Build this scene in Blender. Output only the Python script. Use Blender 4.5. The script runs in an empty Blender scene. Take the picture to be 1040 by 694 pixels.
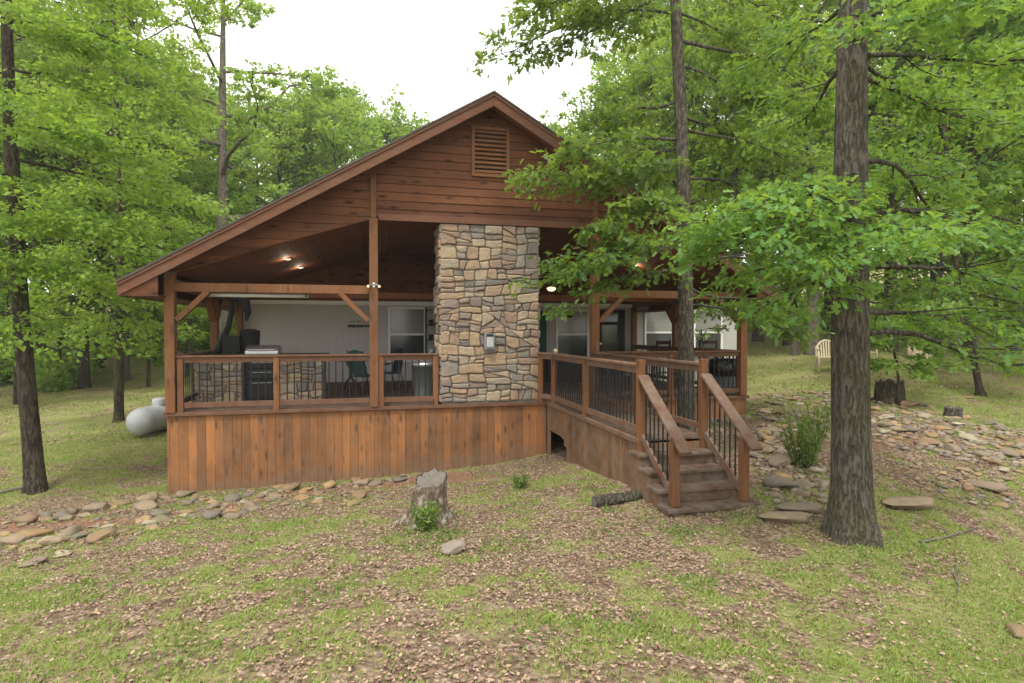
import bpy, math, random
import numpy as np
from mathutils import Vector, Matrix, noise as mnoise
SC = bpy.context.scene
COL = SC.collection
RAD = math.radians
HAZE = .0009

# ------------------------------------------------------------------ camera
YAW = RAD(13.5); PITCH = math.atan(11.5 / 589)
_R = np.array([math.cos(YAW), -math.sin(YAW), 0.])
_F0 = np.array([math.sin(YAW), math.cos(YAW), 0.])
_F = math.cos(PITCH) * _F0 - math.sin(PITCH) * np.array([0, 0, 1.])
_U = math.cos(PITCH) * np.array([0, 0, 1.]) + math.sin(PITCH) * _F0
CAM = np.array([0, -10.68, 2.75])
cd = bpy.data.cameras.new('camera'); cam = bpy.data.objects.new('camera', cd); COL.objects.link(cam)
cd.sensor_width = 36; cd.lens = 589 / 1040 * 36; cd.clip_end = 2000; cd.clip_start = .05
cam.location = CAM
cam.rotation_euler = (math.pi / 2 - PITCH, 0, -YAW)
SC.camera = cam

# ------------------------------------------------------------------ light
SUN_EL, SUN_AZ = RAD(62), RAD(205)        # azimuth clockwise from +Y
SC.world = bpy.data.worlds.new('World'); SC.world.use_nodes = True
wn = SC.world.node_tree; wn.nodes.clear()
wo = wn.nodes.new('ShaderNodeOutputWorld'); bg = wn.nodes.new('ShaderNodeBackground')
sky = wn.nodes.new('ShaderNodeTexSky'); sky.sky_type = 'NISHITA'; sky.sun_disc = False
sky.sun_elevation = SUN_EL; sky.sun_rotation = SUN_AZ; sky.dust_density = 3.0; sky.air_density = 1.0
hs = wn.nodes.new('ShaderNodeMixRGB'); hs.blend_type = 'MIX'; hs.inputs[0].default_value = .80
hs.inputs[2].default_value = (11.8, 11.5, 10.9, 1)     # overcast veil
wn.links.new(sky.outputs[0], hs.inputs[1]); wn.links.new(hs.outputs[0], bg.inputs[0])
bg.inputs[1].default_value = .12
wn.links.new(bg.outputs[0], wo.inputs[0])
sl = bpy.data.lights.new('sun', 'SUN'); sl.energy = 1.8; sl.angle = RAD(10); sl.color = (1, .96, .9)
so = bpy.data.objects.new('sun', sl); COL.objects.link(so)
sd = Vector((math.sin(SUN_AZ) * math.cos(SUN_EL), math.cos(SUN_AZ) * math.cos(SUN_EL), math.sin(SUN_EL)))
so.rotation_euler = (-sd).to_track_quat('-Z', 'Y').to_euler(); so.location = (0, -20, 40)
SC.view_settings.view_transform = 'Standard'; SC.view_settings.look = 'None'
SC.view_settings.exposure = 0.92; SC.view_settings.gamma = 1
SC.render.engine = 'CYCLES'
SC.cycles.max_bounces = 8; SC.cycles.transparent_max_bounces = 8

# ------------------------------------------------------------------ helpers
def P(x, y, t): return CAM + t * (_F + (x - 520) / 589 * _R + (347 - y) / 589 * _U)
def onY(x, y, Y):
    d = P(x, y, 1) - CAM; return CAM + (Y - CAM[1]) / d[1] * d
def onX(x, y, X):
    d = P(x, y, 1) - CAM; return CAM + (X - CAM[0]) / d[0] * d
def topx(w):
    d = np.atleast_2d(w) - CAM; t = d @ _F
    tt = np.where(t > .1, t, .1)
    return 520 + 589 * (d @ _R) / tt, 347 - 589 * (d @ _U) / tt, t

def tag(o, label=None, cat=None, group=None, kind=None):
    if label: o['label'] = label
    if cat: o['category'] = cat
    if group: o['group'] = group
    if kind: o['kind'] = kind
    return o
def empty(name, loc=(0, 0, 0), label=None, cat=None, group=None, rz=0):
    o = bpy.data.objects.new(name, None); COL.objects.link(o); o.location = loc; o.rotation_euler.z = rz
    o.empty_display_size = .2
    return tag(o, label, cat, group)
def dup(o, parent=None, loc=None, rot=None, scale=None):
    c = o.copy(); COL.objects.link(c); c.parent = parent
    if loc is not None: c.location = loc
    if rot is not None: c.rotation_euler = rot
    if scale is not None: c.scale = scale
    return c
def dup_tree(o, parent=None):
    c = dup(o, parent)
    for ch in list(o.children): dup_tree(ch, c)
    return c

class MB:
    def __init__(s, loc=(0, 0, 0)): s.v = []; s.f = []; s.t = []; s.loc = Vector(loc)
    def add(s, vs, fs, t=.5):
        n = len(s.v); s.v += [tuple(v) for v in vs]; s.f += [tuple(i + n for i in f) for f in fs]; s.t += [t] * len(fs)
    def box(s, x0, x1, y0, y1, z0, z1, t=.5):
        s.add([(x0, y0, z0), (x1, y0, z0), (x1, y1, z0), (x0, y1, z0), (x0, y0, z1), (x1, y0, z1), (x1, y1, z1), (x0, y1, z1)],
              [(0, 3, 2, 1), (4, 5, 6, 7), (0, 1, 5, 4), (1, 2, 6, 5), (2, 3, 7, 6), (3, 0, 4, 7)], t)
    def beam(s, p, q, w, h, t=.5, up=(0, 0, 1)):
        p = Vector(p); q = Vector(q); d = (q - p).normalized(); u = Vector(up)
        sd_ = d.cross(u)
        if sd_.length < 1e-4: sd_ = d.cross(Vector((0, 1, 0)))
        sd_.normalize(); u = sd_.cross(d).normalized()
        vs = []
        for b in (p, q):
            for a, c in ((-1, -1), (1, -1), (1, 1), (-1, 1)): vs.append(b + sd_ * (a * w / 2) + u * (c * h / 2))
        s.add(vs, [(0, 3, 2, 1), (4, 5, 6, 7), (0, 1, 5, 4), (1, 2, 6, 5), (2, 3, 7, 6), (3, 0, 4, 7)], t)
    def tube(s, pts, rs, n=8, t=.5, cap=True):
        pts = [Vector(p) for p in pts]
        if not hasattr(rs, '__len__'): rs = [rs] * len(pts)
        base = len(s.v); fs = []; x = None
        for i, p in enumerate(pts):
            d = (pts[min(i + 1, len(pts) - 1)] - pts[max(i - 1, 0)]).normalized()
            if x is None:
                x = d.cross(Vector((0, 0, 1)));
                if x.length < 1e-3: x = Vector((1, 0, 0))
            x = (x - d * x.dot(d)).normalized(); y = d.cross(x)
            for k in range(n):
                a = 2 * math.pi * k / n; s.v.append(tuple(p + (x * math.cos(a) + y * math.sin(a)) * rs[i]))
        for i in range(len(pts) - 1):
            for k in range(n):
                a = base + i * n + k; b = base + i * n + (k + 1) % n; fs.append((a, b, b + n, a + n))
        if cap:
            fs.append(tuple(base + k for k in range(n))[::-1]); fs.append(tuple(base + (len(pts) - 1) * n + k for k in range(n)))
        s.f += fs; s.t += [t] * len(fs)
    def lathe(s, c, prof, n=24, t=.5, axis='z'):
        base = len(s.v); c = Vector(c)
        for r, h in prof:
            for k in range(n):
                a = 2 * math.pi * k / n; u, v = r * math.cos(a), r * math.sin(a)
                s.v.append(tuple(c + (Vector((u, v, h)) if axis == 'z' else Vector((h, u, v)) if axis == 'x' else Vector((u, h, v)))))
        fs = [(base + i * n + k, base + i * n + (k + 1) % n, base + (i + 1) * n + (k + 1) % n, base + (i + 1) * n + k) for i in range(len(prof) - 1) for k in range(n)]
        s.f += fs; s.t += [t] * len(fs)
    def prism(s, poly, f, w0, w1, t=.5):
        """poly of (u,v); f(u,v,w)->xyz"""
        n = len(poly)
        w0f = w0 if callable(w0) else (lambda u, v: w0); w1f = w1 if callable(w1) else (lambda u, v: w1)
        vs = [f(u, v, w0f(u, v)) for u, v in poly] + [f(u, v, w1f(u, v)) for u, v in poly]
        s.add(vs, [tuple(range(n))[::-1], tuple(range(n, 2 * n))] + [(i, (i + 1) % n, n + (i + 1) % n, n + i) for i in range(n)], t)
    def build(s, name, m, parent=None, smooth=False, bevel=0):
        me = bpy.data.meshes.new(name); me.from_pydata([Vector(v) - s.loc for v in s.v], [], s.f)
        a = me.attributes.new('tint', 'FLOAT', 'FACE'); a.data.foreach_set('value', s.t)
        me.materials.append(m)
        if smooth: me.polygons.foreach_set('use_smooth', [True] * len(me.polygons))
        me.update()
        o = bpy.data.objects.new(name, me); COL.objects.link(o); o.location = s.loc
        if parent is not None:
            o.parent = parent
            if s.loc.length == 0: o.matrix_parent_inverse = Matrix.Translation(-parent.location) if parent.rotation_euler.z == 0 else Matrix.Rotation(-parent.rotation_euler.z, 4, 'Z') @ Matrix.Translation(-parent.location)
        if bevel:
            b = o.modifiers.new('bevel', 'BEVEL'); b.width = bevel; b.segments = 2; b.limit_method = 'ANGLE'
        return o

def fast_mesh(name, V, T, tint, m, parent=None, smooth=False):
    me = bpy.data.meshes.new(name); V = np.asarray(V, np.float32); T = np.asarray(T, np.int32)
    me.vertices.add(len(V)); me.vertices.foreach_set('co', V.ravel())
    me.loops.add(T.size); me.loops.foreach_set('vertex_index', T.ravel())
    me.polygons.add(len(T)); k = T.shape[1]
    me.polygons.foreach_set('loop_start', np.arange(0, T.size, k, dtype=np.int32))
    if smooth: me.polygons.foreach_set('use_smooth', np.ones(len(T), bool))
    a = me.attributes.new('tint', 'FLOAT', 'FACE'); a.data.foreach_set('value', np.asarray(tint, np.float32))
    me.materials.append(m); me.update(calc_edges=True)
    o = bpy.data.objects.new(name, me); COL.objects.link(o)
    if parent is not None: o.parent = parent
    return o

def clip(poly, a, b, c):       # keep a*u+b*v<=c
    out = []
    for i in range(len(poly)):
        p, q = poly[i], poly[(i + 1) % len(poly)]
        dp, dq = a * p[0] + b * p[1] - c, a * q[0] + b * q[1] - c
        if dp <= 0: out.append(p)
        if (dp < 0 < dq) or (dq < 0 < dp):
            k = dp / (dp - dq); out.append((p[0] + k * (q[0] - p[0]), p[1] + k * (q[1] - p[1])))
    return out
def boards(mb, poly, horiz, pitch, gap, thick, f, rng, lap=False, off=0, jit=0):
    lo = min(p[horiz] for p in poly); hi = max(p[horiz] for p in poly)
    e = (0, 1) if horiz else (1, 0)
    k = math.floor((lo - off) / pitch)
    while k * pitch + off < hi:
        a = k * pitch + off; b = a + pitch - gap
        q = clip(clip(poly, -e[0], -e[1], -a), e[0], e[1], b)
        if len(q) > 2:
            t = rng.random()
            dj = rng.uniform(-jit, jit)
            if lap: mb.prism(q, f, 0, (lambda u, v, a=a, b=b: thick * (1 - .65 * (v - a) / (b - a + 1e-6)) + dj), t)
            else: mb.prism(q, f, 0, thick + dj, t)
        k += 1
fXZ = lambda Y: (lambda u, v, w: (u, Y - w, v))        # facing -Y
fYZ = lambda X: (lambda u, v, w: (X - w, u, v))        # facing -X
fYZp = lambda X: (lambda u, v, w: (X + w, u, v))
fXY = lambda Z: (lambda u, v, w: (u, v, Z + w))

# ------------------------------------------------------------------ materials
class NT:
    def __init__(s, name):
        s.m = bpy.data.materials.new(name); s.m.use_nodes = True; s.t = s.m.node_tree; s.t.nodes.clear()
        s.out = s.n('OutputMaterial')
    def n(s, kind, **kw):
        o = s.t.nodes.new('ShaderNode' + kind)
        for k, v in kw.items():
            if k.startswith('i_'):
                key = k[2:]; key = int(key) if key.isdigit() else key.replace('_', ' ')
                s.set(o.inputs[key], v)
            else: setattr(o, k, v)
        return o
    def set(s, inp, v):
        if isinstance(v, bpy.types.NodeSocket): s.t.links.new(v, inp)
        elif isinstance(v, tuple) and len(v) == 3 and inp.type == 'RGBA': inp.default_value = (*v, 1)
        else: inp.default_value = v
    def mix(s, f, a, b, mode='MIX'):
        o = s.n('MixRGB', blend_type=mode); s.set(o.inputs[0], f); s.set(o.inputs[1], a); s.set(o.inputs[2], b); return o.outputs[0]
    def math(s, op, a, b=0., cl=False):
        o = s.n('Math', operation=op); o.use_clamp = cl; s.set(o.inputs[0], a); s.set(o.inputs[1], b); return o.outputs[0]
    def ramp(s, f, stops, interp='LINEAR'):
        o = s.n('ValToRGB'); o.color_ramp.interpolation = interp; e = o.color_ramp.elements
        while len(e) < len(stops): e.new(.5)
        for i, (p, c) in enumerate(stops):
            e[i].position = p; e[i].color = (*c, 1) if isinstance(c, tuple) else (c, c, c, 1)
        s.set(o.inputs[0], f); return o.outputs[0]
    def obj(s, sc=(1, 1, 1), kind='Object'):
        tc = s.n('TexCoord'); mp = s.n('Mapping'); s.t.links.new(tc.outputs[kind], mp.inputs[0]); mp.inputs['Scale'].default_value = sc; return mp.outputs[0]
    def world(s, sc=(1, 1, 1)):
        g = s.n('NewGeometry'); mp = s.n('Mapping'); s.t.links.new(g.outputs['Position'], mp.inputs[0]); mp.inputs['Scale'].default_value = sc; return mp.outputs[0]
    def noise(s, v, scale, det=4., rough=.55, out=0):
        o = s.n('TexNoise'); s.set(o.inputs['Vector'], v); o.inputs['Scale'].default_value = scale; o.inputs['Detail'].default_value = det; o.inputs['Roughness'].default_value = rough; return o.outputs[out]
    def vor(s, v, scale, out='Distance', feat='F1'):
        o = s.n('TexVoronoi', feature=feat); s.set(o.inputs['Vector'], v); o.inputs['Scale'].default_value = scale; return o.outputs[out]
    def tint(s): return s.n('Attribute', attribute_name='tint', attribute_type='GEOMETRY').outputs['Fac']
    def attr(s, nm): return s.n('Attribute', attribute_name=nm, attribute_type='GEOMETRY').outputs['Fac']
    def bump(s, h, strength=.5, dist=.01):
        return s.n('Bump', i_Height=h, i_Strength=strength, i_Distance=dist).outputs[0]
    def pbr(s, col, rough=.7, metal=0., normal=None, spec=None):
        b = s.n('BsdfPrincipled'); s.set(b.inputs['Base Color'], col); s.set(b.inputs['Roughness'], rough); s.set(b.inputs['Metallic'], metal)
        if normal is not None: s.set(b.inputs['Normal'], normal)
        if spec is not None: s.set(b.inputs['Specular IOR Level'], spec)
        s.t.links.new(b.outputs[0], s.out.inputs[0]); return s.m

def plain(name, col, rough=.6, metal=0., var=.15, scale=6):
    n = NT(name); v = n.world()
    f = n.noise(v, scale, 5)
    c = n.mix(n.math('MULTIPLY', f, var * 2), col, tuple(x * .45 for x in col))
    return n.pbr(c, rough, metal, n.bump(n.noise(v, scale * 12, 3), .15, .003))

def wood(name, base, dark, grain='x', knots=0., var=.45, rough=.6, grey=0., weather=.3, mud=0):
    n = NT(name); sc = {'x': (1.2, 22, 22), 'y': (22, 1.2, 22), 'z': (22, 22, 1.2), 'n': (9, 9, 9)}[grain]
    if name != 'ceiling cedar': base = (base[0] * .87, base[1] * .83, base[2] * .85); dark = tuple(x * .84 for x in dark)
    t = n.tint()
    off = n.n('CombineXYZ', i_0=n.math('MULTIPLY', t, 37.), i_1=n.math('MULTIPLY', t, 91.), i_2=n.math('MULTIPLY', t, 53.)).outputs[0]
    vw = n.n('VectorMath', operation='ADD'); n.set(vw.inputs[0], n.world()); n.set(vw.inputs[1], off)
    mp = n.n('Mapping'); n.set(mp.inputs[0], vw.outputs[0]); mp.inputs['Scale'].default_value = sc
    g = n.noise(mp.outputs[0], 1.0, 7, .65)
    g2 = n.noise(mp.outputs[0], 4.0, 4, .6)
    c = n.mix(n.ramp(g, [(.3, 0.), (.7, 1.)]), dark, base)
    c = n.mix(n.math('MULTIPLY', n.math('SUBTRACT', t, .0), 1.), n.mix(var, c, dark), n.mix(var * .5, c, tuple(min(1, x * 1.7) for x in base)))
    c = n.mix(n.ramp(g2, [(.35, .35), (.6, 0.)]), c, dark)
    if knots:
        ks = {'x': (1., 1., 1.), 'z': (1., 1., .6), 'y': (1, 1, 1), 'n': (1, 1, 1)}[grain]
        mk = n.n('Mapping'); n.set(mk.inputs[0], vw.outputs[0]); mk.inputs['Scale'].default_value = (2.2, 2.2, 7) if grain == 'x' else (7, 7, 2.2)
        d = n.vor(mk.outputs[0], 1.1)
        c = n.mix(n.math('MULTIPLY', n.ramp(d, [(.10, 1.), (.27, 0.)]), knots), c, tuple(x * .28 for x in dark))
    w = n.noise(n.world((.8, .8, .35)), 2.2, 6, .7)
    c = n.mix(n.math('MULTIPLY', n.ramp(w, [(.42, 0.), (.68, 1.)]), weather), c, tuple(x * .42 for x in dark))
    if mud:      # soil splashed up from the ground line
        sp = n.n('SeparateXYZ'); n.set(sp.inputs[0], n.world()); hh_ = n.math('SUBTRACT', sp.outputs[2], n.math('MULTIPLY', n.math('ADD', sp.outputs[0], 3.3), .057))
        hh_ = n.math('ADD', hh_, n.math('MULTIPLY', n.math('SUBTRACT', n.noise(n.world((1, 1, .5)), 5, 6, .8), .5), .9)); c = n.mix(n.ramp(hh_, [(.0, .6), (.28, 0.)]), c, (.15, .095, .06))
    if grey: c = n.mix(n.math('MULTIPLY', n.ramp(n.noise(n.world(), 5, 6, .7), [(.35, 0.), (.6, 1.)]), grey), c, (.20, .165, .13))
    return n.pbr(c, min(.9, rough + .15), 0., n.bump(g, .35, .004), .22)

M = {}
M['gable'] = wood('gable cedar', (.185, .075, .03), (.09, .036, .017), 'x', 1., .5, .6, 0., .3)
M['ceil'] = wood('ceiling cedar', (.24, .092, .038), (.14, .052, .024), 'y', .5, .3)
M['skirt'] = wood('skirt cedar', (.40, .165, .044), (.16, .074, .030), 'z', .8, .8, .7, .22, .6, 1)
M['skirt2'] = wood('walkway skirt cedar', (.26, .13, .055), (.13, .067, .032), 'z', .6, .7, .7, .4, .6)
M['postw'] = wood('post cedar', (.25, .105, .033), (.13, .054, .02), 'z', .7, .4, .6, .15, .3)
M['railx'] = wood('rail wood x', (.19, .084, .039), (.10, .045, .023), 'x', .2, .3, .6, .25, .3)
M['raily'] = wood('rail wood y', (.21, .105, .055), (.115, .056, .03), 'y', .2, .3, .6, .45, .3)
M['hand'] = wood('handrail wood', (.18, .085, .047), (.10, .047, .028), 'y', .3, .3, .6, .5, .25)
M['tread'] = wood('tread wood', (.13, .07, .04), (.06, .034, .022), 'x', .2, .35, .75, .55, .45)
M['fascia'] = wood('fascia cedar', (.185, .083, .043), (.11, .048, .026), 'x', .1, .2, .6, .1, .15)
M['floor'] = wood('deck boards', (.16, .085, .05), (.08, .045, .028), 'x', .1, .3, .75, .5, .4)
M['iron'] = plain('black iron', (.012, .012, .013), .5, .3)
M['black'] = plain('black paint', (.012, .012, .012), .75)
M['steel'] = plain('brushed steel', (.55, .55, .56), .32, .9, .1)
M['white'] = plain('white trim', (.72, .71, .69), .5, 0, .08)
M['tankw'] = plain('tank paint', (.50, .52, .53), .45, 0, .5, 4)
M['greyp'] = plain('grey metal box', (.25, .27, .29), .4, .6, .1)
M['cream'] = plain('cream plastic', (.62, .52, .36), .45, 0, .2, 4)
M['green'] = plain('green fabric', (.02, .07, .06), .8, 0, .1)
M['blue'] = plain('faded blue fabric', (.03, .06, .10), .8, 0, .1)
M['darkwood'] = wood('dark stained wood', (.05, .022, .013), (.025, .012, .008), 'n', 0, .2)
M['shade'] = plain('roll shade', (.5, .5, .48), .7, 0, .05)
M['bag'] = plain('black bin bag', (.01, .01, .011), .25, 0, 0)
M['bin'] = plain('grey green bin', (.16, .19, .18), .5, 0, .1)

def m_siding():
    n = NT('pale house siding'); v = n.world()
    w = n.n('TexWave', wave_type='BANDS', bands_direction='X'); n.set(w.inputs['Vector'], v); w.inputs['Scale'].default_value = 1.03 * 1.6
    g = n.ramp(w.outputs[0], [(.0, .7), (.03, 1.)])
    c = n.mix(n.noise(v, 3, 4), (.44, .42, .39), (.37, .355, .335)); c = n.mix(g, (.28, .27, .25), c)
    return n.pbr(c, .6, 0, n.bump(g, .4, .01))
M['siding'] = m_siding()
def m_pane():
    n = NT('window glass'); v = n.world((1, 1, 6))
    c = n.mix(n.noise(v, 4, 2), (.03, .032, .032), (.06, .065, .062))
    return n.pbr(c, .12, 0, None, .6)
M['pane'] = m_pane()
def m_blind():
    n = NT('window with blinds'); w = n.n('TexWave', wave_type='BANDS', bands_direction='Z'); n.set(w.inputs['Vector'], n.world()); w.inputs['Scale'].default_value = 8
    c = n.mix(w.outputs[0], (.16, .155, .14), (.26, .26, .23)); return n.pbr(c, .15, 0, None, .6)
M['blind'] = m_blind()
def m_shingle():
    n = NT('roof shingles'); br = n.n('TexBrick'); n.set(br.inputs['Vector'], n.world()); br.inputs['Scale'].default_value = 1.
    br.inputs['Brick Width'].default_value = .3; br.inputs['Row Height'].default_value = .14; br.inputs['Mortar Size'].default_value = .006
    br.inputs['Color1'].default_value = (.045, .038, .032, 1); br.inputs['Color2'].default_value = (.075, .062, .05, 1); br.inputs['Mortar'].default_value = (.015, .012, .01, 1)
    c = n.mix(n.math('MULTIPLY', n.noise(n.world(), 60, 3), .5), br.outputs[0], (.07, .06, .05)); return n.pbr(c, .9, 0, n.bump(br.outputs[1], -.4, .01))
M['shingle'] = m_shingle()
def m_mason():
    n = NT('veneer stone'); t = n.tint(); v = n.world()
    c = n.ramp(t, [(0., (.15, .135, .12)), (.10, (.23, .205, .17)), (.24, (.33, .235, .145)), (.40, (.28, .19, .13)), (.54, (.38, .30, .195)), (.68, (.23, .175, .14)), (.80, (.31, .265, .19)), (.93, (.20, .155, .135))], 'CONSTANT')
    f = n.noise(v, 11, 7, .7); c = n.mix(n.ramp(f, [(.35, .55), (.65, 0.)]), c, (.14, .125, .115))
    c = n.mix(n.ramp(n.noise(v, 4.5, 3), [(.5, 0.), (.7, .4)]), c, (.42, .28, .16))
    return n.pbr(c, .85, 0, n.bump(n.noise(v, 28, 7, .7), .8, .015), .2)
M['mason'] = m_mason()
def m_mortar():
    n = NT('mortar'); v = n.world(); return n.pbr(n.mix(n.noise(v, 20, 5), (.16, .15, .13), (.24, .22, .195)), .95, 0, n.bump(n.noise(v, 60, 4), .5, .01))
M['mortar'] = m_mortar()
def m_rock():
    n = NT('field stone'); r = n.n('ObjectInfo').outputs['Random']; v = n.world()
    c = n.ramp(r, [(0., (.21, .165, .11)), (.14, (.33, .22, .105)), (.26, (.20, .15, .11)), (.4, (.27, .205, .13)), (.55, (.23, .14, .08)), (.68, (.15, .13, .105)), (.8, (.35, .30, .215)), (.9, (.29, .18, .08))], 'CONSTANT')
    f = n.noise(v, 9, 7, .7); c = n.mix(n.ramp(f, [(.35, .6), (.62, 0.)]), c, (.15, .12, .09))
    c = n.mix(n.ramp(n.noise(v, 3.5, 5, .6), [(.5, 0.), (.68, .5)]), c, (.14, .16, .07))
    return n.pbr(c, .9, 0, n.bump(n.noise(v, 30, 8, .7), .8, .015), .2)
M['rock'] = m_rock()
def m_gravel():
    n = NT('gravel stone'); t = n.tint(); v = n.world()
    c = n.ramp(t, [(0., (.24, .20, .16)), (.2, (.30, .21, .125)), (.4, (.17, .145, .12)), (.6, (.24, .195, .14)), (.8, (.24, .155, .10)), (1., (.36, .32, .26))], 'CONSTANT')
    c = n.mix(n.ramp(n.noise(v, 25, 6, .7), [(.35, .5), (.65, 0.)]), c, (.13, .11, .09))
    return n.pbr(c, .9, 0, n.bump(n.noise(v, 60, 4), .6, .006), .2)
M['gravel'] = m_gravel()
def m_bark(name, a, b, moss=0., sc=1.):
    n = NT(name); v0 = n.obj((30 * sc, 30 * sc, 6.5 * sc)); nv = n.noise(n.obj((6, 6, 6)), 1.2, 4, .6, 1); vm = n.n('VectorMath', operation='MULTIPLY_ADD'); n.set(vm.inputs[0], nv); vm.inputs[1].default_value = (1.1, 1.1, 1.1); n.set(vm.inputs[2], v0); v = vm.outputs[0]; g = n.noise(v, 1.4, 9, .8)
    cr = n.ramp(n.noise(v, 1.0, 3, .6), [(.40, 0.), (.54, 1.)])
    c = n.mix(n.ramp(g, [(.3, 0.), (.7, 1.)]), a, b); c = n.mix(n.math('MULTIPLY', n.math('SUBTRACT', 1., cr), .7), c, tuple(x * .4 for x in a))
    pale = n.ramp(n.noise(n.obj((2, 2, .8)), 8, 7, .8), [(.52, 0.), (.66, .5)]); c = n.mix(pale, c, tuple(min(1, x * 1.45) for x in b))
    if moss:
        mm = n.ramp(n.noise(n.obj((1, 1, 1)), 2.3, 5, .65), [(.45, 0.), (.65, moss)]); c = n.mix(mm, c, (.11, .12, .035))
    h = n.math('ADD', n.math('MULTIPLY', cr, 1.), n.math('MULTIPLY', g, .8))
    return n.pbr(c, .95, 0, n.bump(h, 1., .03), .15)
M['bark'] = m_bark('oak bark', (.075, .065, .052), (.165, .145, .118), .3, 1.25)
M['bark2'] = m_bark('dark bark', (.045, .036, .028), (.105, .085, .066), .3)
M['bark3'] = m_bark('pale bark', (.12, .10, .08), (.24, .21, .17), .2)
def m_leaf(name, c1, c2, c3, tr=.45):
    n = NT(name); t = n.tint()
    r = n.n('ObjectInfo').outputs['Random']
    c = n.ramp(t, [(0., c1), (.5, c2), (1., c3)])
    hv = n.n('HueSaturation'); n.set(hv.inputs['Color'], c); n.set(hv.inputs['Hue'], n.math('ADD', .485, n.math('MULTIPLY', r, .025))); n.set(hv.inputs['Value'], n.math('ADD', .85, n.math('MULTIPLY', r, .35)))
    c = hv.outputs[0]
    p = n.n('BsdfPrincipled'); n.set(p.inputs['Base Color'], c); p.inputs['Roughness'].default_value = .5; p.inputs['Specular IOR Level'].default_value = .35
    tl = n.n('BsdfTranslucent'); n.set(tl.inputs[0], n.mix(.6, c, (.38, .52, .05), 'MIX'))
    ms = n.n('MixShader'); ms.inputs[0].default_value = tr; n.t.links.new(p.outputs[0], ms.inputs[1]); n.t.links.new(tl.outputs[0], ms.inputs[2]); n.t.links.new(ms.outputs[0], n.out.inputs[0])
    return n.m
M['leafL'] = m_leaf('fresh maple leaf', (.085, .185, .025), (.14, .265, .035), (.24, .36, .065), .55)
M['leafR'] = m_leaf('oak leaf', (.04, .115, .024), (.075, .175, .032), (.16, .275, .055), .45)
M['leafF'] = m_leaf('forest leaf', (.13, .225, .045), (.21, .32, .075), (.33, .43, .14), .55)
M['grass'] = m_leaf('grass blade', (.13, .19, .035), (.19, .26, .05), (.34, .34, .12), .3)
M['fern'] = m_leaf('weed leaf', (.08, .15, .03), (.13, .21, .045), (.20, .27, .08), .3)
def m_litter():
    n = NT('dry leaf'); t = n.tint(); c = n.ramp(t, [(0., (.11, .07, .047)), (.3, (.20, .13, .088)), (.6, (.30, .205, .14)), (.85, (.35, .25, .175)), (1., (.39, .30, .22))])
    return n.pbr(c, .75, 0, None, .3)
M['litter'] = m_litter()
def m_ground():
    n = NT('forest lawn'); v = n.world((1, 1, 1)); ga = n.attr('grass'); da = n.attr('dirt')
    cell = n.vor(v, 22, 'Color'); sep = n.n('SeparateColor'); n.set(sep.inputs[0], cell)
    lit = n.ramp(sep.outputs[0], [(0., (.14, .09, .062)), (.35, (.25, .17, .12)), (.65, (.33, .235, .17)), (1., (.44, .34, .25))])
    dst = n.vor(v, 22); lit = n.mix(n.ramp(dst, [(.25, 0.), (.6, .6)]), lit, (.12, .08, .055))
    gn = n.noise(v, 26, 5, .75)
    gr = n.ramp(gn, [(.3, (.095, .125, .03)), (.5, (.17, .205, .05)), (.72, (.29, .30, .11))])
    gr = n.mix(n.ramp(n.noise(v, .9, 5, .6), [(.38, 0.), (.60, .7)]), gr, (.29, .26, .12))
    f = n.math('ADD', ga, n.math('MULTIPLY', n.math('SUBTRACT', n.noise(v, 14, 6, .85), .5), 2.6))
    f = n.math('ADD', f, n.math('MULTIPLY', n.math('SUBTRACT', n.noise(v, 1.1, 7, .75), .52), 2.2))
    f = n.ramp(f, [(.36, 0.), (.62, 1.)])
    c = n.mix(f, lit, gr)
    dr = n.mix(n.noise(v, 9, 7, .7), (.30, .165, .10), (.19, .105, .07)); dr = n.mix(n.ramp(sep.outputs[1], [(.7, 0.), (.8, .6)]), dr, lit)
    fd = n.ramp(n.math('ADD', da, n.math('MULTIPLY', n.math('SUBTRACT', n.noise(v, 4, 6, .8), .5), 1.1)), [(.42, 0.), (.6, 1.)])
    c = n.mix(fd, c, dr)
    h = n.math('ADD', n.math('MULTIPLY', gn, 1.), n.math('MULTIPLY', dst, -.8))
    return n.pbr(c, .95, 0, n.bump(h, .9, .04), .1)
M['ground'] = m_ground()
def m_emit(name, c, s):
    n = NT(name); e = n.n('Emission'); n.set(e.inputs[0], c); e.inputs[1].default_value = s; n.t.links.new(e.outputs[0], n.out.inputs[0]); return n.m
M['lamp'] = m_emit('lamp glow', (1, .70, .36), 1.2)

# ------------------------------------------------------------------ terrain
ctrl = []
for q in [(166, 503, 9.6), (440, 482, 10.6), (555, 463, 11.1), (650, 500, 7.25), (700, 526, 6.45), (865, 542, 5.8), (435, 532, 6.5), (0, 560, 6.2), (37, 500, 9.9),
          (150, 441, 13.8), (100, 398, 23), (-60, 410, 20), (190, 353, 40), (60, 352, 44), (763, 421, 12.2), (940, 425, 10.2), (835, 377, 16), (937, 376, 16), (903, 408, 12.4), (968, 424, 11), (997, 402, 13.3),
          (825, 360, 22), (1000, 352, 30), (1060, 330, 45), (780, 330, 50), (1040, 640, 4.1), (1035, 470, 8.3), (780, 480, 7.6), (1100, 400, 14), (700, 694, 3.0), (300, 694, 3.0), (1300, 640, 5), (-300, 640, 5.5), (-250, 450, 15), (1300, 420, 14), (697, 452, 9.5), (610, 600, 4.5), (250, 560, 5.7), (780, 425, 11), (900, 500, 6.9), (500, 345, 45)]:
    ctrl.append(P(*q))
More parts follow.
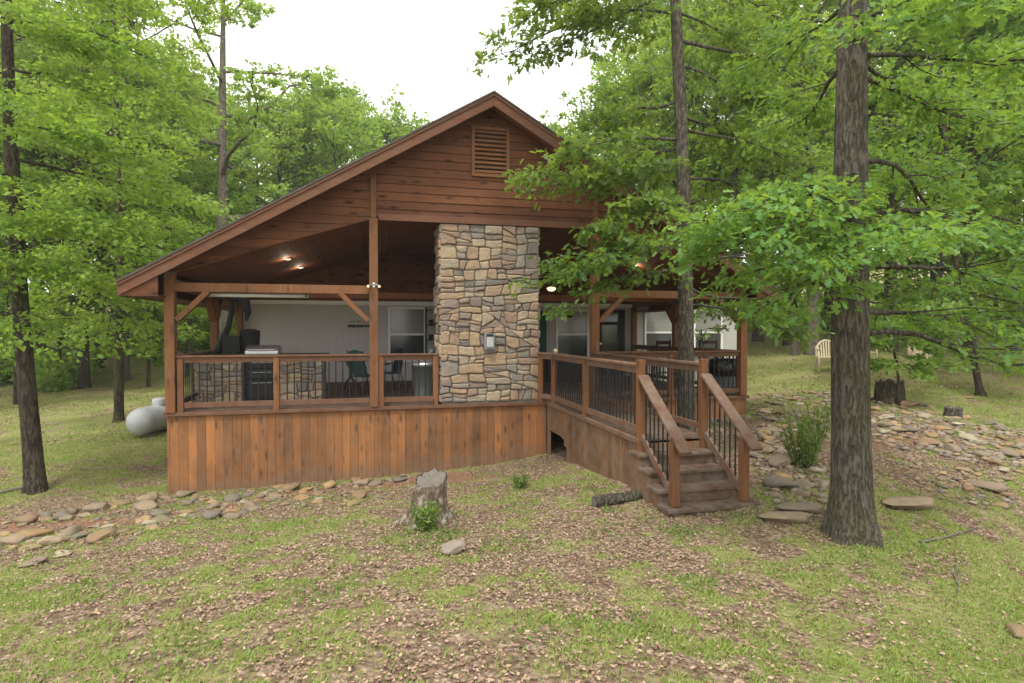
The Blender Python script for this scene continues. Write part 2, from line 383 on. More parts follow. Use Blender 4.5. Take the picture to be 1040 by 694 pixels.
ctrl += [np.array(p, float) for p in [(0, -10.68, 1.12), (0, -13, 1.12), (-3, 5, .3), (6, 5, .75), (10, 5.3, 1.0), (2, 10, .7), (-6, 2, .1), (2, 2, .35), (-60, 60, 4), (0, 90, 6), (60, 70, 10), (-60, 0, 0), (60, 0, 4), (-100, 130, 10), (100, 130, 20), (0, 180, 12), (12, -18, 1.0), (-12, -18, .8)]]
ctrl = np.array(ctrl)
def _k(r2): return np.where(r2 > 0, .5 * r2 * np.log(r2 + 1e-12), 0)
_xy = ctrl[:, :2]; _n = len(ctrl)
_A = np.zeros((_n + 3, _n + 3)); _d = ((_xy[:, None] - _xy[None]) ** 2).sum(-1); _A[:_n, :_n] = _k(_d) + np.eye(_n) * 1.0
_A[:_n, _n] = 1; _A[:_n, _n + 1:] = _xy; _A[_n, :_n] = 1; _A[_n + 1:, :_n] = _xy.T
_w = np.linalg.solve(_A, np.r_[ctrl[:, 2], 0, 0, 0])
_rs = np.random.RandomState(5); _lat = _rs.rand(256, 256)
def vnoise(x, y, s):
    x = np.asarray(x) * s + 100; y = np.asarray(y) * s + 100; xi = np.floor(x).astype(int); yi = np.floor(y).astype(int); fx = x - xi; fy = y - yi
    fx = fx * fx * (3 - 2 * fx); fy = fy * fy * (3 - 2 * fy); L = lambda a, b: _lat[a % 256, b % 256]
    return (L(xi, yi) * (1 - fx) + L(xi + 1, yi) * fx) * (1 - fy) + (L(xi, yi + 1) * (1 - fx) + L(xi + 1, yi + 1) * fx) * fy
def fbm(x, y, s, o=4):
    r = 0; a = .5; tot = 0
    for i in range(o): r = r + a * vnoise(np.asarray(x) + 17 * i, np.asarray(y) - 9 * i, s); tot += a; a *= .55; s *= 2.1
    return r / tot
def hgt(x, y):
    x = np.atleast_1d(np.asarray(x, float)); y = np.atleast_1d(np.asarray(y, float)); out = np.empty(len(x))
    for i in range(0, len(x), 20000):
        q = np.stack([x[i:i + 20000], y[i:i + 20000]], 1); r2 = ((q[:, None] - _xy[None]) ** 2).sum(-1)
        out[i:i + 20000] = _k(r2) @ _w[:_n] + _w[_n] + q @ _w[_n + 1:]
    out += (fbm(x, y, .8, 3) - .5) * .10 + (fbm(x, y, 4., 2) - .5) * .03
    return out
def H(x, y): return float(hgt(x, y)[0])
def ground_at(px_, py_, t0=1.5, t1=90):
    ts = np.concatenate([np.arange(t0, 20, .05), np.arange(20, t1, .25)]); d = P(px_, py_, 1) - CAM
    pts = CAM + ts[:, None] * d; h = hgt(pts[:, 0], pts[:, 1]); i = np.argmax(pts[:, 2] < h)
    if i == 0: i = len(ts) - 1
    p = pts[i]; return np.array([p[0], p[1], h[i]]), ts[i]
def masks(x, y):
    """grass and bare dirt cover, by where they lie on the ground"""
    n1 = fbm(x, y, .42, 4); n2 = fbm(x + 40, y + 11, 1.6, 3)
    g = .63 + (n1 - .5) * .8 + (n2 - .5) * 1.0 + (fbm(x - 30, y, 4.5, 3) - .5) * 1.7
    X, Y = x, y
    blob = lambda cx, cy, rx, ry: np.exp(-(((X - cx) / rx) ** 2 + ((Y - cy) / ry) ** 2))
    g = g - .4 * blob(1.9, -5.2, 2.0, 1.1) - .5 * blob(.8, -2.0, 1.8, .9) + .35 * blob(-3.5, -7.2, 1.6, 1.5) + .3 * blob(4, -7.4, 2.5, .8) - .25 * blob(.5, -8.0, 1.2, 1)
    g = g + .25 * (Y > 2) * 1. + .35 * blob(12, -1, 3, 5) - .5 * blob(-5, -1.2, 2, 1.2) - .8 * blob(6.5, -2.5, 2.5, 2.3) - .9 * blob(2.4, -.8, 1.2, .8)
    line = np.interp(X, [-12, -5.04, -4.2, -2.84, -1.23, .35, 1.6], [1., -1.1, -1.85, -2.2, -.9, -.5, -.6])
    d = -.2 + 1.25 * np.exp(-((Y - line) / .42) ** 2) * (X < 1.6) + .8 * blob(1.5, -1.3, 1.2, .5)
    d = d + .95 * blob(7.6, -3.4, 1.5, .5) + .5 * blob(10, 3, 3, 1.2) + .25 * blob(-4.6, .5, 1.2, 2)
    return g, d
def axis(lo, a, b, hi, st):
    m = np.arange(a, b, st); L = []; x = a; s = st
    while x > lo: s *= 1.13; x -= s; L.append(x)
    Rr = []; x = b; s = st
    while x < hi: s *= 1.13; Rr.append(x); x += s
    return np.array(L[::-1] + list(m) + Rr)
gx = axis(-260, -9, 11, 260, .085); gy = axis(-60, -9.5, 1.5, 320, .085)
GX, GY = np.meshgrid(gx, gy); fx_, fy_ = GX.ravel(), GY.ravel(); fz_ = hgt(fx_, fy_)
nx, ny = len(gx), len(gy)
idx = np.arange(nx * ny).reshape(ny, nx)
Q = np.stack([idx[:-1, :-1], idx[:-1, 1:], idx[1:, 1:], idx[1:, :-1]], -1).reshape(-1, 4)
gnd = fast_mesh('ground', np.stack([fx_, fy_, fz_], 1), Q, np.zeros(len(Q)), M['ground'], smooth=True)
_g, _dd = masks(fx_, fy_)
for nm, arr in (('grass', _g), ('dirt', _dd)):
    a = gnd.data.attributes.new(nm, 'FLOAT', 'POINT'); a.data.foreach_set('value', arr.astype(np.float32))
tag(gnd, kind='structure')

# ------------------------------------------------------------------ cabin
rng = random.Random(3)
XC = 2.12; ZR = 7.01; SL = .583; XE0, XE1 = -3.86, 8.10; YF = -.45; YB = 9.4
zr = lambda x: ZR - SL * abs(x - XC)
cabin = empty('cabin', (2.12, 2.6, .6), 'brown cedar cabin with a broad gable roof, deep porch and stone chimney among the trees', 'cabin')
# roof slabs
mb = MB()
for xe in (XE0, XE1):
    mb.prism([(XC, ZR), (xe, zr(xe)), (xe, zr(xe) - .035), (XC, ZR - .035)], fXZ(YB), 0, YB - YF + .065, .5)
roof = mb.build('roof', M['shingle'], cabin)
mb = MB()
for xe in (XE0 + .02, XE1 - .02):
    mb.prism([(XC, ZR - .037), (xe, zr(xe) - .037), (xe, zr(xe) - .12), (XC, ZR - .12)], fXZ(YB - .02), 0, YB - YF - .02, rng.random())
mb.build('soffit', M['ceil'], roof)
for xe in (XE0, XE1):
    mb = MB()
    mb.prism([(XC, ZR - .07), (xe, zr(xe) - .07), (xe, zr(xe) - .245), (XC, ZR - .262)], fXZ(YF), 0, .028, rng.random())
    mb.prism([(XC, ZR - .036), (xe, zr(xe) - .036), (xe, zr(xe) - .088), (XC, ZR - .088)], fXZ(YF - .029), 0, .022, rng.random())
    mb.build('fascia', M['fascia'], roof, bevel=.004)
    mb = MB(); s = 1 if xe > XC else -1
    mb.box(min(xe - s * .03, xe), max(xe - s * .03, xe), YF + .004, YB - .05, zr(xe) - .245, zr(xe) - .04, .4)
    mb.build('fascia', M['ceil'], roof)
    # boxed eave end and horizontal soffit
    xi = XE0 + .56 if s < 0 else XE1 - .56
    mb = MB()
    mb.prism([(xe, zr(xe) - .235), (xi, zr(xe) - .235), (xi, zr(xi) - .20), (xe, zr(xe) - .13)], fXZ(YF + .035), 0, .03, .3)
    mb.box(min(xe, xi), max(xe, xi), YF + .04, 5.2, zr(xe) - .235, zr(xe) - .215, .5)
    mb.build('eave_box', M['gable'], roof)

# gable siding: three convex fields
BL = .10; BR = 4.15; ZB = 4.79
zu = lambda x: zr(x) - .12
mb = MB()
boards(mb, [(BL, ZB), (BR, ZB), (BR, zu(BR)), (XC, zu(XC)), (BL, zu(BL))], 1, .152, .004, .026, fXZ(0), rng, lap=True, off=.06)
mb.box(BL, BR, .0, .12, ZB - .002, ZB + .14, .3)
mb.build('gable_siding', M['gable'], cabin)
for sgn, xa, xb in ((-1, BL - .002, -3.24), (1, BR + .002, 7.50)):
    mb = MB(); pl = [(xa, ZB - .03), (xa, zu(xa)), (xb, zu(xb)), (xb, zu(xb) - .04)]
    if sgn > 0: pl = pl[::-1]
    boards(mb, pl, 1, .152, .004, .024, fXZ(.0), rng, lap=True, off=.06); mb.build('gable_siding', M['gable'], cabin)
mb = MB(); mb.box(BL + .01, BR - .01, -.045, .0, ZB - .075, ZB + .04, .6); mb.build('header_beam', M['fascia'], cabin)
# posts
for X in (-3.26, .02, 4.23, 7.52):
    mb = MB(); top = {-3.26: 3.72, .02: zr(.02) - .26, 4.23: zr(4.23) - .26, 7.52: 3.72}[X]; w = .075
    mb.box(X - w, X + w, -.075, .085, 1.38, ZB - .05 if abs(X - 2.1) < 3 else top, rng.random())
    if abs(X - 2.1) < 3: mb.box(X - .05, X + .05, -.06, .03, ZB - .046, top, rng.random())
    mb.build('post', M['postw'], cabin, bevel=.008)
for X in (-3.26, 7.52):
    for Y in (2.75, 5.18):
        mb = MB(); mb.box(X - .07, X + .07, Y - .07, Y + .07, 1.38, 3.42, rng.random()); mb.build('post', M['postw'], cabin, bevel=.008)
for (xa, xb) in ((-3.185, -.055), (4.305, 7.445)):
    mb = MB(); mb.box(xa, xb, -.045, .055, 3.39, 3.54, .6); mb.build('beam', M['postw'], cabin, bevel=.006)
    for xx, s in ((xa, 1), (xb, -1)):
        mb = MB(); mb.beam((xx + s * .02, 0.005, 2.92), (xx + s * .50, 0.005, 3.40), .085, .115, rng.random(), up=(0, 1, 0)); mb.build('brace', M['postw'], cabin)
for X in (-3.26, 7.52):
    mb = MB(); mb.box(X - .05, X + .05, .09, 5.2, 3.42, 3.60, .4); mb.build('beam', M['ceil'], cabin)
    for Y in (2.82, 2.68):
        s = 1 if Y > 2.75 else -1
        mb = MB(); mb.beam((X, Y, 2.95), (X, Y + s * .45, 3.42), .085, .12, .4, up=(1, 0, 0)); mb.build('brace', M['ceil'], cabin)
mb = MB(); mb.box(-3.2, 7.45, 2.69, 2.81, 3.46, 3.60, .4); mb.build('beam', M['ceil'], cabin)
# ceiling
zc = lambda x: ZB - .01 - .325 * (max(0, BL - x) + max(0, x - BR)) + .1 * (1 - abs(x - XC) / 2.0 if BL < x < BR else 0)
mb = MB()
xs = np.arange(-3.24, 7.51, .137)
for a, b in zip(xs[:-1], xs[1:]):
    b -= .004; mb.add([(a, .03, zc(a)), (b, .03, zc(b)), (b, 5.32, zc(b)), (a, 5.32, zc(a)), (a, .03, zc(a) + .02), (b, .03, zc(b) + .02), (b, 5.32, zc(b) + .02), (a, 5.32, zc(a) + .02)],
                       [(0, 3, 2, 1), (4, 5, 6, 7), (0, 1, 5, 4), (1, 2, 6, 5), (2, 3, 7, 6), (3, 0, 4, 7)], rng.random())
mb.build('ceiling', M['ceil'], cabin)
# back wall
mb = MB(); mb.box(-3.2, 11.3, 5.34, 9.0, .2, 3.47, .5); mb.build('wall', M['siding'], cabin)
mb = MB(); boards(mb, [(-3.2, 3.53), (7.45, 3.53), (7.45, 3.72), (BR, 4.8), (XC, 4.9), (BL, 4.8), (-3.2, 3.72)], 1, .152, .004, .026, fXZ(5.33), rng, lap=True); mb.prism([(-3.2, 3.48), (7.45, 3.48), (7.45, 3.74), (BR, 4.83), (XC, 4.95), (BL, 4.83), (-3.2, 3.74)], fXZ(5.40), 0, .06, .1); mb.build('inner_gable', M['gable'], cabin)
mb = MB(); mb.box(-3.2, 11.3, 5.29, 5.337, 3.42, 3.525, .5); mb.box(-3.24, -3.19, 5.30, 5.36, .3, 3.418, .5); mb.box(11.25, 11.34, 5.29, 5.36, .3, 3.418); mb.build('wall_trim', M['white'], cabin)
mb = MB(); 
for sg in (0, 1):
    ya, yb = (5.15, 7.2) if sg == 0 else (9.5, 7.2)
    mb.prism([(ya, 3.56), (yb, 4.3), (yb, 4.38), (ya, 3.64)], fYZp(7.6), 0, 4.1, .5)
mb.build('wing_roof', M['shingle'], cabin)
mb = MB(); mb.box(7.6, 11.7, 5.10, 5.148, 3.53, 3.64, .5); mb.build('gutter', M['white'], cabin)
def window(x0, x1, z0, z1, mat_top, mat_bot, tw=.06):
    Y = 5.335; fr = MB((((x0 + x1) / 2), Y, z0))
    fr.box(x0 - tw, x0, Y - .05, Y, z0 - tw, z1 + tw); fr.box(x1, x1 + tw, Y - .05, Y, z0 - tw, z1 + tw)
    fr.box(x0 + .001, x1 - .001, Y - .048, Y, z1, z1 + tw - .002); fr.box(x0 + .001, x1 - .001, Y - .052, Y, z0 - tw, z0); zm = (z0 + z1) / 2
    fr.box(x0 + .001, x1 - .001, Y - .04, Y, zm - .025, zm + .025)
    w = fr.build('window', M['white'], cabin); w.matrix_parent_inverse = Matrix.Translation(-cabin.location)
    for a, b, mm in ((z0, zm - .027, mat_bot), (zm + .027, z1, mat_top)):
        p = MB(); p.box(x0 + .003, x1 - .003, Y - .02, Y - .004, a + .002, b - .002); q = p.build('pane', mm, w); q.matrix_parent_inverse = Matrix.Translation(-w.location)
window(.46, 1.36, 1.95, 3.32, M['blind'], M['pane']); window(5.2, 6.1, 1.95, 3.30, M['blind'], M['pane'])
window(7.98, 8.82, 2.0, 3.36, M['blind'], M['pane']); window(9.62, 10.5, 2.0, 3.36, M['blind'], M['pane'])
window(9.05, 9.40, 2.0, 3.36, M['blind'], M['pane'])
# door (glass panelled)
mb = MB(); Y = 5.335
mb.box(6.34, 6.42, Y - .06, Y, 1.4, 3.36); mb.box(7.2, 7.28, Y - .06, Y, 1.4, 3.36); mb.box(6.42, 7.2, Y - .06, Y, 3.28, 3.36); mb.box(6.42, 7.2, Y - .045, Y, 1.4, 2.05); mb.box(6.42, 6.55, Y - .04, Y, 2.05, 3.28); mb.box(7.07, 7.2, Y - .04, Y, 2.05, 3.28); mb.box(6.55, 7.07, Y - .04, Y, 2.9, 3.0)
dr = mb.build('door', M['black'], cabin)
mb = MB(); mb.box(6.55, 7.07, Y - .02, Y - .005, 2.05, 2.898); mb.box(6.55, 7.07, Y - .02, Y - .005, 3.002, 3.28); q = mb.build('pane', M['pane'], dr); q.matrix_parent_inverse = Matrix.Identity(4) @ dr.matrix_parent_inverse.copy() if False else Matrix.Identity(4)
mb = MB(); mb.lathe((6.49, Y - .09, 2.35), [(0.001, -.03), (.03, -.025), (.035, 0), (.02, .03), (.015, .05)], 12, axis='y'); mb.build('handle', M['steel'], dr).matrix_parent_inverse = Matrix.Identity(4)
# side door at the chimney's right (dark edge)
mb = MB(); mb.box(4.62, 4.84, 5.25, 5.335, 1.4, 3.3, .5); mb.build('shutter', M['green'], cabin)
# vent
v0, v1 = onY(482, 176, -.03), onY(514, 134, -.03)
mb = MB(); x0, x1, z0, z1 = v0[0], v1[0], v0[2], v1[2]
mb.box(x0 - .06, x0, -.065, -.02, z0 - .06, z1 + .06, .4); mb.box(x1, x1 + .06, -.065, -.02, z0 - .06, z1 + .06, .6); mb.box(x0 + .001, x1 - .001, -.063, -.02, z1, z1 + .058, .5); mb.box(x0 + .001, x1 - .001, -.063, -.02, z0 - .058, z0, .5)
vent = mb.build('gable_vent', M['postw'], cabin)
mb = MB()
k = 10
for i in range(k):
    z = z0 + (i + .5) * (z1 - z0) / k; mb.beam((x0 + .002, -.045, z), (x1 - .002, -.045, z), .012, .062, rng.random(), up=(0, .7, 1.))
mb.build('louvre', M['postw'], vent).matrix_parent_inverse = Matrix.Identity(4)
mb = MB(); mb.box(x0 + .002, x1 - .002, -.03, -.024, z0 + .002, z1 - .002); mb.build('backing', M['darkwood'], vent).matrix_parent_inverse = Matrix.Identity(4)
for _o in list(vent.children) + list(dr.children): _o.matrix_parent_inverse = Matrix.Identity(4)

# stone facing: irregular polygons
def masonry(x0, x1, z0, z1, f, rg, rowh=.165, colw=.31, depth=.05):
    mb = MB(); cells = []
    cells = [[(x0, z0), (x1, z0), (x1, z1), (x0, z1)]]
    def warp(p):
        e = min(1, (p[0] - x0) / .1, (x1 - p[0]) / .1, (p[1] - z0) / .1, (z1 - p[1]) / .1); e = max(0, e)
        v = mnoise.noise_vector(Vector((p[0] * 3.1, p[1] * 3.1, x0))); w = mnoise.noise_vector(Vector((p[0] * 9, p[1] * 9, 4)))
        return (p[0] + e * (v.x * .06 + w.x * .02), p[1] + e * (v.y * .06 + w.y * .02))
    def area(p): return abs(sum(p[k][0] * p[(k + 1) % len(p)][1] - p[(k + 1) % len(p)][0] * p[k][1] for k in range(len(p)))) / 2
    out = []
    def split(p):
        w_ = max(q[0] for q in p) - min(q[0] for q in p); h_ = max(q[1] for q in p) - min(q[1] for q in p)
        if (area(p) < rowh * colw * rg.choice([.55, .8, 1.0, 1.5, 1.9]) and h_ < rowh * 1.75 and w_ < colw * 1.7) or area(p) < rowh * colw * .4: out.append(p); return
        vert = (w_ / h_) > rg.uniform(1.2, 2.2); k = rg.uniform(.36, .64); tl = rg.gauss(0, .05) if rg.random() < .8 else rg.gauss(0, .28)
        cx_ = min(q[0] for q in p) + w_ * (k if vert else .5); cz_ = min(q[1] for q in p) + h_ * (.5 if vert else k)
        n0, n1 = (math.cos(tl), math.sin(tl)) if vert else (math.sin(tl), math.cos(tl)); c_ = n0 * cx_ + n1 * cz_
        for sg in (1, -1):
            q = clip(p, sg * n0, sg * n1, sg * c_)
            if len(q) > 2: split(q)
    for p in cells: split(p)
    for poly in out:
        pl_ = []
        for k_ in range(len(poly)):
            p, q = poly[k_], poly[(k_ + 1) % len(poly)]; pl_ += [warp(p), warp(((p[0] + q[0]) / 2, (p[1] + q[1]) / 2))]
        poly = pl_
        cx = sum(p[0] for p in poly) / len(poly); cz = sum(p[1] for p in poly) / len(poly)
        wd = max(p[0] for p in poly) - min(p[0] for p in poly); hd = max(p[1] for p in poly) - min(p[1] for p in poly)
        if wd < .05 or hd < .04: continue
        # remove tiny edges, chaikin once
        pp = []
        for k_ in range(len(poly)):
            p, q = poly[k_], poly[(k_ + 1) % len(poly)]
            L = math.hypot(q[0] - p[0], q[1] - p[1])
            if L < .02: continue
            e = min(.3, .024 / L); pp.append((p[0] + e * (q[0] - p[0]), p[1] + e * (q[1] - p[1])))
            pp.append((q[0] - e * (q[0] - p[0]), q[1] - e * (q[1] - p[1])))
        if len(pp) < 3: continue
        g = .006; n_ = len(pp)
        def ring(ins, w, jit=0):
            out = []
            for (u, v_) in pp:
                du, dv = u - cx, v_ - cz
                uu = cx + du * max(.1, 1 - ins * 2 / wd); vv = cz + dv * max(.1, 1 - ins * 2 / hd)
                out.append(f(uu, vv, w + rg.uniform(-jit, jit)))
            return out
        dd = depth * rg.uniform(.6, 1.5); t = rg.random()
        vs = ring(g, 0) + ring(g, dd * .6) + ring(g + .010, dd * .88, .002) + ring(g + .028, dd, .005) + [f(cx, cz, dd + rg.uniform(-.004, .006))]
        fs = []
        for r_ in range(3):
            for k_ in range(n_): fs.append((r_ * n_ + k_, r_ * n_ + (k_ + 1) % n_, (r_ + 1) * n_ + (k_ + 1) % n_, (r_ + 1) * n_ + k_))
        for k_ in range(n_): fs.append((3 * n_ + k_, 3 * n_ + (k_ + 1) % n_, 4 * n_))
        mb.add(vs, fs, t)
    return mb
CX0, CX1 = 1.21, 3.09
mb = MB(); mb.box(CX0 + .03, CX1 - .03, .03, .85, 1.36, ZB - .08); chim = mb.build('chimney', M['mortar'], cabin)
rg = random.Random(11)
a = masonry(CX0 + .002, CX1 - .002, 1.41, ZB - .08, fXZ(.03), rg)
b = masonry(.0, .85, 1.41, ZB - .08, (lambda u, v, w: (CX0 + .03 - w, u, v)), rg); a.add(b.v, b.f); a.t[-len(b.f):] = b.t
b = masonry(.0, .85, 1.41, ZB - .08, (lambda u, v, w: (CX1 - .03 + w, u, v)), rg); a.add(b.v, b.f); a.t[-len(b.f):] = b.t
a.build('stone_facing', M['mason'], chim, smooth=False).matrix_parent_inverse = Matrix.Identity(4)
for _o in chim.children: _o.matrix_parent_inverse = Matrix.Identity(4)
# metal outlet box on the chimney
c0 = onY(497, 347, -.05)
bx = empty('electrical_box', tuple(c0), 'small grey metal box with a hinged cover on the stone chimney', 'electrical box')
mb = MB(); X, Z = c0[0], c0[2]; mb.box(X - .10, X + .10, -.09, -.035, Z - .15, Z + .15); mb.build('back_plate', M['greyp'], bx, bevel=.006)
mb = MB(); mb.box(X - .065, X + .065, -.15, -.091, Z - .11, Z + .09); mb.build('cover', M['steel'], bx, bevel=.012)
mb = MB(); mb.prism([(X - .07, Z + .1), (X + .07, Z + .1), (X + .05, Z + .14), (X - .05, Z + .14)], fXZ(-.091), 0, .07); mb.build('hood', M['black'], bx)

# ------------------------------------------------------------------ deck
deck = empty('porch_deck', (2.1, 0, 1.38), 'raised wooden porch deck with walkway and vertical board skirting', 'deck')
DZ = 1.38
mb = MB()
boards(mb, [(-3.33, .02), (7.62, .02), (7.62, 5.3), (-3.33, 5.3)], 1, .14, .006, .028, fXY(DZ - .03), rng); mb.build('floor', M['floor'], deck)
mb = MB(); boards(mb, [(3.28, -3.97), (4.16, -3.97), (4.16, .0), (3.28, .0)], 1, .14, .006, .028, fXY(DZ - .03), rng); mb.build('walkway_floor', M['floor'], deck)
mb = MB()
boards(mb, [(-3.33, -.35), (3.24, -.35), (3.24, DZ - .062), (-3.33, DZ - .062)], 0, .138, .004, .022, fXZ(0.02), rng, off=.02, jit=.003); mb.build('skirt', M['skirt'], deck)
mb = MB(); boards(mb, [(4.16, .1), (7.62, .1), (7.62, DZ - .062), (4.16, DZ - .062)], 0, .138, .004, .022, fXZ(0.02), rng, jit=.003); mb.build('skirt', M['skirt'], deck)
mb = MB(); boards(mb, [(.0, -.2), (5.3, -.2), (5.3, DZ - .062), (.0, DZ - .062)], 0, .138, .004, .022, fYZ(-3.31), rng, jit=.003); mb.build('skirt', M['skirt'], deck)
mb = MB(); boards(mb, [(.0, .1), (5.3, .1), (5.3, DZ - .062), (.0, DZ - .062)], 0, .138, .004, .022, fYZp(7.60), rng, jit=.003); mb.build('skirt', M['skirt'], deck)
mb = MB()   # walkway side with the arched crawl opening
f = fYZ(3.27)
y = -3.97
while y < -.02:
    ye = min(y + .135, -.02); zb = .1
    if -1.22 < y + .07 < -.22: zb = .86 - .20 * max(0, (-.95 - (y + .07))) / .25
    mb.prism([(y, zb), (ye, zb), (ye, DZ - .062), (y, DZ - .062)], f, 0, .022 + rng.uniform(-.003, .003), rng.random()); y += .139
mb.build('skirt', M['skirt2'], deck)
mb = MB(); boards(mb, [(-3.97, .1), (-.02, .1), (-.02, DZ - .062), (-3.97, DZ - .062)], 0, .138, .004, .022, fYZp(4.16), rng, jit=.003); mb.build('skirt', M['skirt2'], deck)
mb = MB(); boards(mb, [(3.27, .1), (4.16, .1), (4.16, DZ - .062), (3.27, DZ - .062)], 0, .138, .004, .022, fXZ(-3.955), rng); mb.build('skirt', M['skirt2'], deck)
mb = MB(); mb.box(-3.38, 3.215, -.055, .03, DZ - .06, DZ + .002, .4); mb.box(4.22, 7.67, -.055, .03, DZ - .06, DZ + .002, .4); mb.build('edge_trim', M['railx'], deck, bevel=.005)
mb = MB(); mb.box(3.218, 3.30, -4.02, .028, DZ - .058, DZ + .004, .6); mb.build('edge_trim', M['raily'], deck, bevel=.005)
for _a, _b, _c, _d in ((4.135, 4.217, -4.02, .028), (-3.38, -3.30, .032, 5.3), (7.59, 7.67, .032, 5.3)):
    mb = MB(); mb.box(_a, _b, _c, _d, DZ - .058, DZ + .004, .5); mb.build('edge_trim', M['raily'], deck, bevel=.005)

bal_mesh = {}
def baluster(parent, x, y, z0, z1):
    h = round(z1 - z0, 3)
    if h not in bal_mesh:
        m_ = MB(); m_.tube([(0, 0, 0), (0, 0, h)], .011, 6)
        o = m_.build('baluster', M['iron'], parent); bal_mesh[h] = o; o.matrix_parent_inverse = Matrix.Identity(4)
    else: o = dup(bal_mesh[h], parent)
    o.location = Vector((x, y, z0)) - parent.location; return o
def railing(p, q, posts, label, mat, caps=True, post_top=None, step=.112):
    """p,q : (x,y) ends on the deck; posts: list of 0..1"""
    p = Vector((*p, DZ)); q = Vector((*q, DZ)); L = (q - p).length; d = (q - p) / L
    r = empty('porch_railing', tuple(p), label, 'railing', 'railings round the porch deck')
    m_ = MB(); m_.beam(p + Vector((0, 0, .93)), q + Vector((0, 0, .93)), .125, .036, rng.random()); m_.build('top_rail', mat, r, bevel=.006)
    m_ = MB(); m_.beam(p + Vector((0, 0, .868)), q + Vector((0, 0, .868)), .04, .085, rng.random()); m_.build('upper_rail', mat, r, bevel=.004)
    m_ = MB(); m_.beam(p + Vector((0, 0, .115)), q + Vector((0, 0, .115)), .04, .09, rng.random()); m_.build('bottom_rail', mat, r, bevel=.004)
    for s_ in posts:
        c = p + d * L * s_; m_ = MB(); m_.box(c.x - .045, c.x + .045, c.y - .045, c.y + .045, DZ + .003, DZ + .911, rng.random()); m_.build('post', M['postw'], r, bevel=.006)
    n_ = int(L / step)
    for i in range(1, n_):
        c = p + d * (L * i / n_)
        if any(abs(i / n_ - s_) * L < .07 for s_ in posts): continue
        baluster(r, c.x, c.y, DZ + .16, DZ + .83)
    return r
railing((-3.18, 0), (-.06, 0), [.02, .50], 'wooden railing with thin black bars in front of the outdoor kitchen', M['railx'])
railing((.10, 0), (1.17, 0), [.04, .95], 'short wooden railing with thin black bars between centre post and chimney', M['railx'])
railing((3.10, 0), (3.28, -.36), [.05], 'tiny railing piece joining the stone chimney to the walkway rail', M['raily'])
railing((3.27, -.40), (3.27, -3.93), [.0, .47], 'left wooden railing with black bars along the walkway to the stairs', M['raily'])
railing((4.17, -.02), (4.17, -3.93), [.03, .5], 'right wooden railing with black bars along the walkway beside the tree', M['raily'])
railing((4.31, 0), (7.44, 0), [.5], 'wooden railing with black bars on the right front edge of the porch', M['railx'])
railing((-3.26, .09), (-3.26, 2.68), [.5], 'side railing on the left end of the porch, nearer half', M['raily'])
railing((-3.26, 2.82), (-3.26, 5.1), [.5], 'side railing on the left end of the porch, farther half', M['raily'])
railing((7.52, .09), (7.52, 2.68), [.5], 'side railing on the right end of the porch, nearer half', M['raily'])
railing((7.52, 2.82), (7.52, 5.1), [.5], 'side railing on the right end of the porch, farther half', M['raily'])

# stairs
st = empty('staircase', (3.7, -4.4, .7), 'wooden steps with sloping handrails and black bars leading up to the walkway', 'stairs')
TX0, TX1 = 3.13, 4.28
for k in range(1, 5):
    yf = -3.97 - .25 * k + .0; z = DZ - .15 * k
    mb = MB(); mb.box(TX0, TX1 + (.02 if k == 4 else -.03), yf + .0, yf + .135, z - .04, z, rng.random()); mb.box(TX0, TX1 + (.02 if k == 4 else -.03), yf + .14, yf + .285, z - .04, z, rng.random()); mb.build('tread', M['tread'], st, bevel=.006)
    mb = MB(); mb.box(TX0 + .06, TX1 - .08, yf + .03, yf + .055, z - (.15 if k < 4 else .30), z - .042, rng.random()); mb.build('riser', M['tread'], st)
for X in (TX0 + .02, TX1 - .10):
    mb = MB()
    mb.prism([(-3.98, DZ - .2), (-3.98, .3), (-4.85, .3), (-4.92, DZ - .642), (-4.70, DZ - .642), (-4.70, DZ - .492), (-4.45, DZ - .492), (-4.45, DZ - .342), (-4.2, DZ - .342), (-4.2, DZ - .2)], lambda u, v, w: (X + w, u, v), 0, .038, .3)
    mb.build('stringer', M['skirt2'], st)
for X in (3.27, 4.15):
    mb = MB(); mb.box(X - .046, X + .046, -4.025, -3.933, DZ - .3 if X > 4 else DZ - .3, DZ + 1.0, rng.random()); mb.build('newel_post', M['postw'], st, bevel=.008)
    mb = MB(); mb.box(X - .046, X + .046, -4.88, -4.788, DZ - .598, DZ + .135, rng.random()); mb.build('newel_post', M['postw'], st, bevel=.008)
    s = -1 if X < 4 else 1
    mb = MB(); mb.beam((X + .012, -4.01, DZ + .80), (X + .012, -5.06, DZ + .035), .145, .036, rng.random()); mb.build('handrail', M['hand'], st, bevel=.008)
    mb = MB(); mb.beam((X, -4.03, DZ + .035), (X, -4.78, DZ - .47), .038, .085, rng.random()); mb.build('bottom_rail', M['hand'], st, bevel=.004)
    for i in range(1, 7):
        yy = -4.03 - i * .107; k = (-4.03 - yy) / .75
        baluster(st, X, yy, DZ + .035 - .505 * k + .02, DZ + .035 - .505 * k + .72)

exec_later = []
